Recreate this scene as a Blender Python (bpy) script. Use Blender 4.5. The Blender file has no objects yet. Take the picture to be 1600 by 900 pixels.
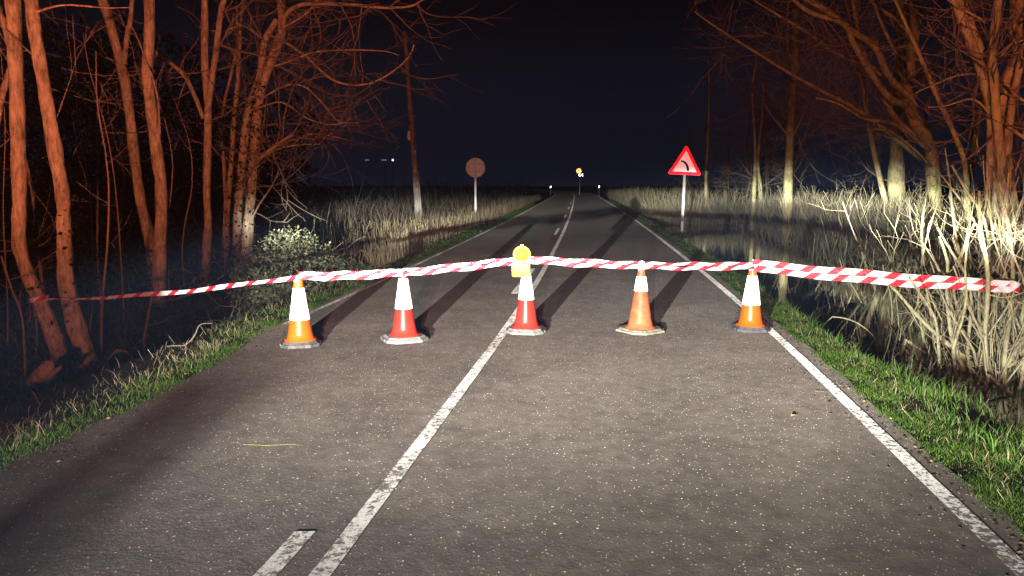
import bpy, math, random
import numpy as np

S = bpy.context.scene
COL = S.collection
R = math.radians
rng = np.random.default_rng(7)

# ------------------------------------------------------------------ camera
FPX = 1155.0                                   # focal length in pixels of the 1600 px wide photograph
HCAM = 1.7
PITCH = math.atan((450 - 286) / FPX)           # horizon sits at row 286
cam = bpy.data.cameras.new('camera')
cam.sensor_width = 36.0
cam.lens = FPX / 1600 * 36
cam.clip_end = 3000
cam.clip_start = 0.05
camo = bpy.data.objects.new('camera', cam)
COL.objects.link(camo)
camo.location = (0, 0, HCAM)
camo.rotation_euler = (R(90) - PITCH, 0, 0)
S.camera = camo

# ------------------------------------------------------------------ world (moonless night), view
W = bpy.data.worlds.new('World')
S.world = W
W.use_nodes = True
wn = W.node_tree
bg = wn.nodes['Background']
# moonless night: an even navy glow low down that dies away towards a black zenith
wtc = wn.nodes.new('ShaderNodeTexCoord')
wsp = wn.nodes.new('ShaderNodeSeparateXYZ')
wcr = wn.nodes.new('ShaderNodeValToRGB')
wn.links.new(wtc.outputs['Generated'], wsp.inputs[0])
wn.links.new(wsp.outputs[2], wcr.inputs[0])
for i, (p, c) in enumerate(((0.0, (.0078, .0110, .0225)), (.09, (.0052, .0074, .0150)), (.22, (.0012, .0017, .0033)), (.5, (.0006, .0007, .0012)))):
    e = wcr.color_ramp.elements[i] if i < 2 else wcr.color_ramp.elements.new(p)
    e.position = p; e.color = (*c, 1)
wn.links.new(wcr.outputs[0], bg.inputs[0])
bg.inputs[1].default_value = 1.0
S.view_settings.view_transform = 'Standard'
S.view_settings.look = 'None'
S.view_settings.gamma = 1
S.view_settings.exposure = 0.0
S.render.engine = 'CYCLES'
S.cycles.max_bounces = 5
S.cycles.diffuse_bounces = 2
S.cycles.glossy_bounces = 3
S.cycles.volume_bounces = 0
S.cycles.transparent_max_bounces = 6

# ------------------------------------------------------------------ lamps of the vehicles standing behind the camera
def ramp(nt, src, lo, hi, pts):
    mr = nt.nodes.new('ShaderNodeMapRange')
    mr.inputs['From Min'].default_value = lo
    mr.inputs['From Max'].default_value = hi
    nt.links.new(src, mr.inputs['Value'])
    cr = nt.nodes.new('ShaderNodeValToRGB')
    cr.color_ramp.interpolation = 'EASE'
    el = cr.color_ramp.elements
    for i, (x, v) in enumerate(pts):
        p = (x - lo) / (hi - lo)
        e = el[i] if i < 2 else el.new(p)
        e.position = p
        e.color = (v, v, v, 1)
    nt.links.new(mr.outputs[0], cr.inputs[0])
    return cr.outputs[0]

def math_node(nt, op, a, b=None):
    m = nt.nodes.new('ShaderNodeMath')
    m.operation = op
    for i, s in enumerate((a, b)):
        if s is None:
            continue
        if isinstance(s, (int, float)):
            m.inputs[i].default_value = s
        else:
            nt.links.new(s, m.inputs[i])
    return m.outputs[0]

def beam_lamp(name, loc, yaw, watts, color, vpts, hpts, cut=True, radius=0.03, low=None, spread=None):
    L = bpy.data.lights.new(name, 'SPOT')
    L.energy = watts
    L.color = color
    L.spot_size = R(165)
    L.spot_blend = 0.2
    L.shadow_soft_size = radius
    L.use_nodes = True
    nt = L.node_tree
    em = nt.nodes['Emission']
    tc = nt.nodes.new('ShaderNodeTexCoord')
    sp = nt.nodes.new('ShaderNodeSeparateXYZ')
    nt.links.new(tc.outputs['Normal'], sp.inputs[0])
    th = math_node(nt, 'MULTIPLY', math_node(nt, 'DIVIDE', sp.outputs[0], sp.outputs[2]), -1.0)
    tv = math_node(nt, 'MULTIPLY', math_node(nt, 'DIVIDE', sp.outputs[1], sp.outputs[2]), -1.0)
    if cut:      # dipped beam: the cut-off rises towards the verge on the right
        up = nt.nodes.new('ShaderNodeMapRange')
        up.inputs['From Min'].default_value = -0.02
        up.inputs['From Max'].default_value = 0.30
        up.inputs['To Min'].default_value = -0.014
        up.inputs['To Max'].default_value = 0.010
        nt.links.new(th, up.inputs['Value'])
        tv = math_node(nt, 'SUBTRACT', tv, up.outputs[0])
    v = ramp(nt, tv, -0.5, 0.5, vpts)
    h = ramp(nt, th, -1.5, 1.5, hpts)
    if spread:   # boost added near the cut-off to brighten the bush and far brush
        k = ramp(nt, tv, -0.5, 0.5, [(-0.065, 0.0), (-0.035, 1.0)])
        h = math_node(nt, 'ADD', math_node(nt, 'MULTIPLY', h, math_node(nt, 'SUBTRACT', 1.0, k)), math_node(nt, 'MULTIPLY', ramp(nt, th, -1.5, 1.5, spread), k))
    st = math_node(nt, 'MULTIPLY', v, h)
    if low:      # cast-shadow bands on the left of the road, put into the beam pattern
        a = ramp(nt, tv, -0.5, 0.5, [(-0.115, 1.0), (-0.075, 0.0)])
        b = ramp(nt, th, -1.5, 1.5, low)
        st = math_node(nt, 'MULTIPLY', st, math_node(nt, 'SUBTRACT', 1.0, math_node(nt, 'MULTIPLY', a, b)))
    nt.links.new(st, em.inputs['Strength'])
    o = bpy.data.objects.new(name, L)
    COL.objects.link(o)
    o.location = loc
    o.rotation_euler = (R(90), 0, -yaw)
    return o

HAZE = 0.0013
HEAD = (1.0, 0.965, 0.89)
VB = [(-0.45, 0.015), (-0.25, 0.03), (-0.18, 0.065), (-0.12, 0.20), (-0.085, 0.165), (-0.05, 0.115), (-0.032, 0.105), (-0.020, 0.30), (-0.008, 0.95), (0.003, 1.0), (0.018, 0.28), (0.04, 0.02), (0.09, 0.0)]
HB1 = [(-0.285, 0.0), (-0.265, 0.8), (-0.10, 0.9), (0.0, 0.9), (0.20, 0.9), (0.40, 0.8), (0.60, 0.45), (1.2, 0.2)]  # sharp left edge is an unseen blocker's shadow, put into the beam
HB2 = [(-0.405, 0.0), (-0.385, 0.8), (-0.18, 0.9), (0.0, 0.9), (0.20, 0.9), (0.40, 0.8), (0.60, 0.45), (1.2, 0.2)]
HS1 = [(-0.285, 0.0), (-0.265, 1.5), (-0.20, 1.5), (-0.10, 1.0), (0.0, 0.8), (0.20, 1.2), (0.30, 1.8), (0.39, 1.8), (0.48, 0.5), (0.60, 0.20), (1.2, 0.08)]
HS2 = [(-0.405, 0.0), (-0.385, 1.5), (-0.30, 1.5), (-0.18, 1.0), (0.0, 0.8), (0.20, 1.2), (0.30, 1.8), (0.39, 1.8), (0.48, 0.5), (0.60, 0.20), (1.2, 0.08)]
LOW1 = [(-0.30, .95), (-0.25, 0.75), (-0.20, 0.70), (-0.17, .96), (-0.12, .75), (-0.06, 0.0)]
LOW2 = [(-0.44, .95), (-0.40, 0.75), (-0.36, 0.75), (-0.32, .96), (-0.26, .75), (-0.20, 0.0)]
beam_lamp('headlamp', (-2.1, -2.7, 1.05), math.atan(0.10), 125000, HEAD, VB, HB1, low=LOW1, spread=HS1)
beam_lamp('headlamp', (-0.72, -2.7, 1.05), math.atan(0.10), 28000, HEAD, VB, HB2, low=LOW2, spread=HS2)
# red-amber lamp on a recovery vehicle behind the camera
VR = [(-0.5, 0.02), (-0.2, 0.06), (-0.1, 0.22), (0.0, 0.75), (0.1, 1.0), (0.5, 1.0)]
HR = [(-1.4, 1.0), (-0.3, 1.0), (-0.1, 1.0), (0.2, 0.7), (0.5, 0.6), (1.4, 0.8)]
beam_lamp('rear_lamp', (-0.3, -3.4, 1.35), 0.0, 14500, (1.0, 0.245, 0.12), VR, HR, cut=False, radius=0.1)

# ------------------------------------------------------------------ helpers
def ray(px, py):
    c, s = math.cos(PITCH), math.sin(PITCH)
    return np.array([px - 800.0, FPX * c + (450 - py) * s, -FPX * s + (450 - py) * c])

def gp(px, py, z=0.0):
    r = ray(px, py)
    return r * ((z - HCAM) / r[2]) + np.array([0, 0, HCAM])

def at(px, py, Y):
    r = ray(px, py)
    return r * (Y / r[1]) + np.array([0, 0, HCAM])

_cy = np.array([-30, -8, 3.04, 4.4, 8.1, 13.7, 25, 37, 58, 103, 125, 150, 190, 260, 900.])
_cx = np.array([-5.4, -2.35, -.83, -.63, -.1, .56, 1.72, 2.88, 4.75, 8.66, 9.9, 9.6, 6.0, -6, -150.])
def _smooth_tab():
    y = np.linspace(-30, 900, 9301)
    x = np.interp(y, _cy, _cx)
    k = 41
    for _ in range(2):
        xp = np.pad(x, k // 2, mode='edge')
        x2 = np.convolve(xp, np.ones(k) / k, mode='valid')
        x2[:k] = x[:k]
        x2[-k:] = x[-k:]
        x = x2
    return y, x
_ty, _tx = _smooth_tab()
def xc(Y):
    return np.interp(Y, _ty, _tx)

def sstep(a, b, x):
    t = np.clip((x - a) / (b - a), 0, 1)
    return t * t * (3 - 2 * t)

def wob(x, y, s=1.0):
    return (np.sin(x * 1.7 * s + 1.3 * np.sin(y * 1.1 * s)) + np.sin(y * 2.3 * s + x * .6 * s + 2) + .6 * np.sin(x * 4.1 * s - y * 3.3 * s)) / 2.6

EDGE_R = 3.27
def edge_l(Y):
    return -2.42 - 0.45 * sstep(5.5, 9.5, Y)
def verge_r(Y):
    return EDGE_R + .85 - 0.42 * sstep(4.8, 7.6, Y)
WATER_Z = -0.40
def zg(u, Y):
    """ground height at lateral distance u from the centre line"""
    u = np.asarray(u, float); Y = np.asarray(Y, float)
    z = np.full(np.broadcast(u, Y).shape, -0.06)
    vr = verge_r(Y)
    pool = sstep(-15, -10, Y) * (1 - sstep(35.5, 39.5, Y))
    bank = sstep(vr - .1, vr + .75, u)
    bed = -0.85 * pool - 0.33 * (1 - pool)
    right = -0.016 - 0.035 * (1 - sstep(EDGE_R - .3, EDGE_R - .05, u)) + 0.02 * sstep(EDGE_R + .05, EDGE_R + .3, u) + bank * (bed + .02)
    shore = sstep(8.6 + .5 * wob(Y * .3, 0), 10.2 + .5 * wob(Y * .3, 0), u) * pool
    right = right + shore * 0.55
    deep = 1 - sstep(15, 24, Y)
    left = -0.016 - 0.035 * sstep(edge_l(Y), edge_l(Y) + .2, u) + 0.015 * sstep(edge_l(Y) - .05, edge_l(Y) - .3, u) - sstep(-3.35, -4.5, u) * (0.50 * deep + 0.12)
    z = np.where(u > 0, np.where(u > EDGE_R - .3, right, -0.05), np.where(u < edge_l(Y) + .2, left, -0.05))
    rough = sstep(3.1, 4.2, np.abs(u))
    return z + rough * 0.045 * wob(u * 2, Y * 2) + rough * .02 * wob(u * 7, Y * 7)

def P(Y, u, dz=0.0):
    return np.array([xc(Y) + u, Y, float(zg(u, Y)) + dz])

def gz(x, y):
    return float(zg(x - xc(y), y))

def mesh_np(name, V, F, mat=None, parent=None, smooth=False, col=None, uv=None, mats=None, mi=None):
    V = np.asarray(V, np.float32).reshape(-1, 3)
    groups = F if isinstance(F, list) else [F]
    me = bpy.data.meshes.new(name)
    loops = np.concatenate([np.asarray(g, np.int32).ravel() for g in groups])
    sizes = np.concatenate([np.full(len(g), np.asarray(g).shape[1], np.int32) for g in groups])
    starts = np.concatenate([[0], np.cumsum(sizes)[:-1]]).astype(np.int32)
    me.vertices.add(len(V)); me.vertices.foreach_set('co', V.ravel())
    me.loops.add(len(loops)); me.loops.foreach_set('vertex_index', loops)
    me.polygons.add(len(sizes)); me.polygons.foreach_set('loop_start', starts)
    me.polygons.foreach_set('loop_total', sizes)
    me.polygons.foreach_set('use_smooth', np.full(len(sizes), bool(smooth)))
    if col is not None:
        a = me.color_attributes.new('col', 'FLOAT_COLOR', 'POINT')
        c = np.ones((len(V), 4), np.float32); c[:, :3] = col
        a.data.foreach_set('color', c.ravel())
    if uv is not None:
        l = me.uv_layers.new(name='UVMap')
        l.data.foreach_set('uv', np.asarray(uv, np.float32)[loops].ravel())
    for m in (mats or ([mat] if mat else [])):
        me.materials.append(m)
    if mi is not None:
        me.polygons.foreach_set('material_index', np.asarray(mi, np.int32))
    me.update(calc_edges=True)
    o = bpy.data.objects.new(name, me)
    COL.objects.link(o)
    if parent is not None:
        o.parent = parent
        o.matrix_parent_inverse = parent_inv(parent)
    return o

def parent_inv(p):
    from mathutils import Matrix
    return Matrix.Translation(p.location).inverted() if p.type == 'EMPTY' and p.parent is None else Matrix()

def tag(o, label=None, cat=None, group=None, kind=None):
    if label: o['label'] = label
    if cat: o['category'] = cat
    if group: o['group'] = group
    if kind: o['kind'] = kind
    return o

def empty(name, loc, label, cat, group=None):
    o = bpy.data.objects.new(name, None)
    o.empty_display_size = 0.2
    o.location = [float(c) for c in loc]
    COL.objects.link(o)
    return tag(o, label, cat, group)

class TB:
    """collects tubes, boxes and lathes, in world coordinates, into one mesh"""
    def __init__(self):
        self.V = []; self.Q = []; self.T = []; self.n = 0; self.N = []
    def raw(self, V, Q=None, T=None):
        V = np.asarray(V, float)
        if Q is not None and len(Q): self.Q.append(np.asarray(Q, int) + self.n)
        if T is not None and len(T): self.T.append(np.asarray(T, int) + self.n)
        self.V.append(V); self.n += len(V)
    def tube(self, Pn, r, k=6, cap=True):
        Pn = np.asarray(Pn, float); n = len(Pn)
        r = np.broadcast_to(np.asarray(r, float), (n,))
        T = np.gradient(Pn, axis=0)
        T /= np.linalg.norm(T, axis=1)[:, None] + 1e-9
        m = T.mean(0)
        ref = np.array([0, 0, 1.]) if abs(m[2]) < .75 * np.linalg.norm(m) + 1e-9 else np.array([0.3, 1., 0])
        A = np.cross(T, ref); A /= np.linalg.norm(A, axis=1)[:, None] + 1e-9
        B = np.cross(T, A)
        a = np.arange(k) * 2 * np.pi / k
        r2 = np.repeat(r[:, None], k, 1)
        if k >= 10:                              # uneven girth: ridges, knots and hollows
            ss = np.cumsum(np.r_[0, np.linalg.norm(np.diff(Pn, axis=0), axis=1)])[:, None]
            r2 = r2 * (1 + .07 * np.sin(3 * a[None] + 1.3 * np.sin(ss * 1.7)) * np.sin(ss * 2.3 + a[None]) + .04 * np.sin(5 * a[None] + ss * 3.1) + rng.normal(0, .03, (n, k)))
        V = Pn[:, None, :] + r2[:, :, None] * (np.cos(a)[None, :, None] * A[:, None, :] + np.sin(a)[None, :, None] * B[:, None, :])
        i = np.arange(n - 1)[:, None] * k; j = np.arange(k)[None, :]; j2 = (j + 1) % k
        Q = np.stack([i + j, i + j2, i + k + j2, i + k + j], -1).reshape(-1, 4)
        Tt = []
        if cap and k >= 3:
            Tt = [(0, q + 1, q) for q in range(1, k - 1)] + [((n - 1) * k, (n - 1) * k + q, (n - 1) * k + q + 1) for q in range(1, k - 1)]
        self.raw(V.reshape(-1, 3), Q, Tt)
    def box(self, c, s, rot=None):
        c = np.asarray(c, float); h = np.asarray(s, float) / 2
        V = np.array([[x, y, z] for x in (-1, 1) for y in (-1, 1) for z in (-1, 1)]) * h
        if rot is not None: V = V @ np.asarray(rot).T
        self.raw(V + c, [(0, 1, 3, 2), (4, 6, 7, 5), (0, 4, 5, 1), (2, 3, 7, 6), (0, 2, 6, 4), (1, 5, 7, 3)])
    def lathe(self, prof, c, k=32, rot=None, close=True):
        """prof: (radius, height) pairs about the local z axis"""
        prof = np.asarray(prof, float); n = len(prof)
        a = np.arange(k) * 2 * np.pi / k
        V = np.stack([prof[:, 0][:, None] * np.cos(a), prof[:, 0][:, None] * np.sin(a), np.repeat(prof[:, 1][:, None], k, 1)], -1).reshape(-1, 3)
        if rot is not None: V = V @ np.asarray(rot).T
        i = np.arange(n - 1)[:, None] * k; j = np.arange(k)[None, :]; j2 = (j + 1) % k
        Q = np.stack([i + j, i + j2, i + k + j2, i + k + j], -1).reshape(-1, 4)
        T = []
        if close:
            T = [(0, q + 1, q) for q in range(1, k - 1)] + [((n - 1) * k, (n - 1) * k + q, (n - 1) * k + q + 1) for q in range(1, k - 1)]
        self.raw(V + np.asarray(c, float), Q, T)
    def prism(self, poly, z0, z1, c=(0, 0, 0), rot=None, inset=0.0):
        poly = np.asarray(poly, float); k = len(poly)
        V = np.concatenate([np.c_[poly, np.full(k, z0)], np.c_[poly * (1 - inset), np.full(k, z1)]])
        if rot is not None: V = V @ np.asarray(rot).T
        Q = [(j, (j + 1) % k, k + (j + 1) % k, k + j) for j in range(k)]
        T = [(0, q + 1, q) for q in range(1, k - 1)] + [(k, k + q, k + q + 1) for q in range(1, k - 1)]
        self.raw(V + np.asarray(c, float), Q, T)
    def build(self, name, mat, parent=None, smooth=False, **kw):
        G = []
        if self.Q: G.append(np.concatenate(self.Q))
        if self.T: G.append(np.concatenate(self.T))
        return mesh_np(name, np.concatenate(self.V), G, mat, parent, smooth, **kw)

def rotz(a):
    c, s = math.cos(a), math.sin(a)
    return np.array([[c, -s, 0], [s, c, 0], [0, 0, 1.]])
def rotx(a):
    c, s = math.cos(a), math.sin(a)
    return np.array([[1., 0, 0], [0, c, -s], [0, s, c]])
def roty(a):
    c, s = math.cos(a), math.sin(a)
    return np.array([[c, 0, s], [0, 1., 0], [-s, 0, c]])

def spl(Pn, r, sub=5):
    """Catmull-Rom through points with radii"""
    A = np.c_[np.asarray(Pn, float), np.asarray(r, float)]
    A = np.concatenate([[2 * A[0] - A[1]], A, [2 * A[-1] - A[-2]]])
    out = []
    for i in range(1, len(A) - 2):
        p0, p1, p2, p3 = A[i - 1:i + 3]
        for t in np.arange(sub) / sub:
            out.append(.5 * ((2 * p1) + (-p0 + p2) * t + (2 * p0 - 5 * p1 + 4 * p2 - p3) * t * t + (-p0 + 3 * p1 - 3 * p2 + p3) * t ** 3))
    out.append(A[-2])
    out = np.array(out)
    return out[:, :3], np.maximum(out[:, 3], .0015)

# ------------------------------------------------------------------ materials
def new_mat(name):
    m = bpy.data.materials.new(name)
    m.use_nodes = True
    nt = m.node_tree
    return m, nt, nt.nodes['Principled BSDF'], nt.nodes['Material Output']

def tex(nt, kind, scale, vec=None, detail=4, rough=.6):
    n = nt.nodes.new('ShaderNodeTex' + kind)
    n.inputs['Scale'].default_value = scale
    if 'Detail' in n.inputs: n.inputs['Detail'].default_value = detail
    if kind == 'Noise': n.inputs['Roughness'].default_value = rough
    if vec is not None: nt.links.new(vec, n.inputs['Vector'])
    return n

def mapping(nt, src='Object', scale=(1, 1, 1)):
    tc = nt.nodes.new('ShaderNodeTexCoord')
    mp = nt.nodes.new('ShaderNodeMapping')
    mp.inputs['Scale'].default_value = scale
    nt.links.new(tc.outputs[src], mp.inputs[0])
    return mp.outputs[0]

def cramp(nt, src, pts, interp='LINEAR'):
    cr = nt.nodes.new('ShaderNodeValToRGB')
    cr.color_ramp.interpolation = interp
    for i, (p, c) in enumerate(pts):
        e = cr.color_ramp.elements[i] if i < 2 else cr.color_ramp.elements.new(p)
        e.position = p
        e.color = (*c, 1) if len(c) == 3 else c
    nt.links.new(src, cr.inputs[0])
    return cr.outputs[0]

def mixc(nt, f, a, b, blend='MIX'):
    m = nt.nodes.new('ShaderNodeMix')
    m.data_type = 'RGBA'
    m.blend_type = blend
    for i, s in ((0, f), (6, a), (7, b)):
        if isinstance(s, (int, float)): m.inputs[i].default_value = s
        elif isinstance(s, tuple): m.inputs[i].default_value = (*s, 1)
        else: nt.links.new(s, m.inputs[i])
    return m.outputs[2]

def bump(nt, h, strength, dist, bsdf):
    b = nt.nodes.new('ShaderNodeBump')
    b.inputs['Strength'].default_value = strength
    b.inputs['Distance'].default_value = dist
    nt.links.new(h, b.inputs['Height'])
    nt.links.new(b.outputs[0], bsdf.inputs['Normal'])
    return b

def add_retro(m, color, rough, weight):
    """retro-reflective sheeting or glass beads: a lobe centred on the direction the light came from"""
    nt = m.node_tree
    out = nt.nodes['Material Output']; bs = nt.nodes['Principled BSDF']
    gl = nt.nodes.new('ShaderNodeBsdfGlossy')
    gl.inputs['Roughness'].default_value = rough
    ge = nt.nodes.new('ShaderNodeNewGeometry')
    nt.links.new(ge.outputs['Incoming'], gl.inputs['Normal'])
    if isinstance(color, tuple): gl.inputs['Color'].default_value = (*color, 1)
    else: nt.links.new(color, gl.inputs['Color'])
    mx = nt.nodes.new('ShaderNodeMixShader')
    if isinstance(weight, (int, float)): mx.inputs[0].default_value = weight
    else: nt.links.new(weight, mx.inputs[0])
    nt.links.new(bs.outputs[0], mx.inputs[1])
    nt.links.new(gl.outputs[0], mx.inputs[2])
    nt.links.new(mx.outputs[0], out.inputs['Surface'])

def plain(name, c, rough=.6, retro=None, var=.25, scale=30, spec=.3, bumpd=0.0):
    m, nt, b, o = new_mat(name)
    v = mapping(nt)
    n = tex(nt, 'Noise', scale, v)
    lo = tuple(x * (1 - var) for x in c); hi = tuple(min(1, x * (1 + var)) for x in c)
    cc = cramp(nt, n.outputs[0], [(.3, lo), (.7, hi)])
    nt.links.new(cc, b.inputs['Base Color'])
    b.inputs['Roughness'].default_value = rough
    b.inputs['Specular IOR Level'].default_value = spec
    if bumpd: bump(nt, n.outputs[0], .6, bumpd, b)
    if retro: add_retro(m, *retro)
    return m

def asphalt_mat():
    m, nt, b, o = new_mat('asphalt')
    v0 = mapping(nt)
    dn = tex(nt, 'Noise', 55, v0, 2)
    vadd = nt.nodes.new('ShaderNodeVectorMath'); vadd.operation = 'MULTIPLY_ADD'
    nt.links.new(dn.outputs['Color'], vadd.inputs[0]); vadd.inputs[1].default_value = (.016, .016, .016); nt.links.new(v0, vadd.inputs[2])
    v = vadd.outputs[0]
    big = tex(nt, 'Noise', .45, v, 3)
    mid = tex(nt, 'Noise', 9, v, 5)
    base = cramp(nt, big.outputs[0], [(.3, (.024, .0215, .019)), (.7, (.043, .039, .035))])
    base = mixc(nt, .5, base, cramp(nt, mid.outputs[0], [(.3, (.022, .020, .018)), (.7, (.055, .05, .045))]))
    def chips(scale, pts, d0, d1, c0, amt):
        vo = tex(nt, 'Voronoi', scale, v)
        vo.inputs['Randomness'].default_value = 1.0
        sep = nt.nodes.new('ShaderNodeSeparateColor'); nt.links.new(vo.outputs['Color'], sep.inputs[0])
        stone = cramp(nt, sep.outputs[0], pts)
        inside = cramp(nt, vo.outputs['Distance'], [(d0, (1, 1, 1)), (d1, (0, 0, 0))])
        on = cramp(nt, sep.outputs[1], [(amt - .02, (0, 0, 0)), (amt, (1, 1, 1))])
        return mixc(nt, math_node(nt, 'MULTIPLY', inside, on), c0, stone), vo
    c1, vo = chips(44, [(0, (.010, .009, .008)), (.48, (.030, .027, .023)), (.55, (.15, .142, .122)), (.80, (.27, .257, .22)), (1, (.44, .42, .36))], .44, .60, base, .10)
    c2, vo2 = chips(25, [(0, (.012, .011, .010)), (.5, (.05, .045, .037)), (.8, (.22, .21, .175)), (1, (.38, .36, .30))], .20, .34, c1, .74)
    patch = tex(nt, 'Noise', 1.3, v, 4)
    c2 = mixc(nt, 1.0, c2, cramp(nt, patch.outputs[0], [(.3, (.78, .76, .74)), (.7, (1.12, 1.10, 1.07))]), 'MULTIPLY')
    nt.links.new(c2, b.inputs['Base Color'])
    b.inputs['Roughness'].default_value = .75
    b.inputs['Specular IOR Level'].default_value = .2
    h = math_node(nt, 'ADD', math_node(nt, 'MULTIPLY', vo.outputs['Distance'], -1.0), math_node(nt, 'MULTIPLY', vo2.outputs['Distance'], -.6))
    bump(nt, h, 1.0, .009, b)
    add_retro(m, c2, .44, .25)
    return m

def paint_mat(name='road_paint', wear=.0):
    m, nt, b, o = new_mat(name)
    v = mapping(nt)
    n = tex(nt, 'Noise', 26, v, 8, .78)
    n2 = tex(nt, 'Noise', 1.1, v, 2)
    s = math_node(nt, 'ADD', n.outputs[0], math_node(nt, 'MULTIPLY', math_node(nt, 'SUBTRACT', n2.outputs[0], .5), .25))
    f = cramp(nt, s, [(.452 + wear, (0, 0, 0)), (.497 + wear, (1, 1, 1))])
    fine = tex(nt, 'Noise', 120, v, 2)
    white = cramp(nt, fine.outputs[0], [(.3, (.16, .17, .16)), (.7, (.34, .35, .335))])
    c = mixc(nt, f, (.05, .045, .04), white)
    nt.links.new(c, b.inputs['Base Color'])
    b.inputs['Roughness'].default_value = .7
    bump(nt, n.outputs[0], .6, .004, b)
    add_retro(m, c, .38, .15)
    return m

def bark_mat(name, c, lichen=None, k=1.0):
    m, nt, b, o = new_mat(name)
    v = mapping(nt, 'Object', (1, 1, .25))
    n = tex(nt, 'Noise', 26 * k, v, 6, .65)
    n2 = tex(nt, 'Noise', 2.2 * k, mapping(nt), 4)
    c1 = cramp(nt, n.outputs[0], [(.32, tuple(x * .35 for x in c)), (.5, tuple(x * .85 for x in c)), (.72, tuple(min(1, x * 1.35) for x in c))])
    if lichen:
        c1 = mixc(nt, cramp(nt, n2.outputs[0], [(.4, (0, 0, 0)), (.6, (1, 1, 1))]), c1, lichen)
    nt.links.new(c1, b.inputs['Base Color'])
    b.inputs['Roughness'].default_value = .85
    b.inputs['Specular IOR Level'].default_value = .2
    bump(nt, n.outputs[0], 1.0, .018 * k, b)
    bl = tex(nt, 'Noise', 5 * k, mapping(nt, 'Object', (1, 1, .6)), 7, .7)
    sp = cramp(nt, bl.outputs[0], [(.45, (1.1, 1.1, 1.1)), (.72, (.35, .35, .33))])
    nt.links.new(mixc(nt, 1.0, c1, sp, 'MULTIPLY'), b.inputs['Base Color'])
    return m

def attr_mat(name, rough=.7, trans=.25, spec=.3):
    m, nt, b, o = new_mat(name)
    a = nt.nodes.new('ShaderNodeAttribute'); a.attribute_name = 'col'
    nt.links.new(a.outputs['Color'], b.inputs['Base Color'])
    b.inputs['Roughness'].default_value = rough
    b.inputs['Specular IOR Level'].default_value = spec
    if trans:
        tr = nt.nodes.new('ShaderNodeBsdfTranslucent')
        nt.links.new(a.outputs['Color'], tr.inputs['Color'])
        mx = nt.nodes.new('ShaderNodeMixShader'); mx.inputs[0].default_value = trans
        nt.links.new(b.outputs[0], mx.inputs[1]); nt.links.new(tr.outputs[0], mx.inputs[2])
        nt.links.new(mx.outputs[0], o.inputs['Surface'])
    return m

def tape_mat():
    m, nt, b, o = new_mat('barrier_tape_film')
    tc = nt.nodes.new('ShaderNodeTexCoord')
    sp = nt.nodes.new('ShaderNodeSeparateXYZ'); nt.links.new(tc.outputs['UV'], sp.inputs[0])
    s = math_node(nt, 'ADD', math_node(nt, 'MULTIPLY', sp.outputs[0], 1 / .29), math_node(nt, 'MULTIPLY', sp.outputs[1], -.30))
    fr = math_node(nt, 'FRACT', s)
    red = cramp(nt, fr, [(0, (1, 1, 1)), (.38, (0, 0, 0))], 'CONSTANT')
    mk = tex(nt, 'Noise', 60, tc.outputs['UV'], 3)
    mk.inputs['Scale'].default_value = 55
    ink = cramp(nt, mk.outputs[0], [(.60, (0, 0, 0)), (.66, (1, 1, 1))])
    mid = cramp(nt, math_node(nt, 'ABSOLUTE', math_node(nt, 'SUBTRACT', fr, .68)), [(.06, (1, 1, 1)), (.12, (0, 0, 0))])
    mv = cramp(nt, math_node(nt, 'ABSOLUTE', math_node(nt, 'SUBTRACT', sp.outputs[1], .5)), [(.14, (1, 1, 1)), (.22, (0, 0, 0))])
    inkf = math_node(nt, 'MULTIPLY', math_node(nt, 'MULTIPLY', mid, mv), math_node(nt, 'MULTIPLY', ink, .55))
    wh = mixc(nt, inkf, (.80, .80, .82), (.25, .25, .32))
    c = mixc(nt, red, wh, (.62, .012, .03))
    nt.links.new(c, b.inputs['Base Color'])
    b.inputs['Roughness'].default_value = .35
    w = tex(nt, 'Noise', 9, tc.outputs['UV'], 3)
    bump(nt, w.outputs[0], .5, .02, b)
    tr = nt.nodes.new('ShaderNodeBsdfTranslucent'); nt.links.new(c, tr.inputs['Color'])
    mx = nt.nodes.new('ShaderNodeMixShader'); mx.inputs[0].default_value = .2
    nt.links.new(b.outputs[0], mx.inputs[1]); nt.links.new(tr.outputs[0], mx.inputs[2])
    nt.links.new(mx.outputs[0], o.inputs['Surface'])
    return m

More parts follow.
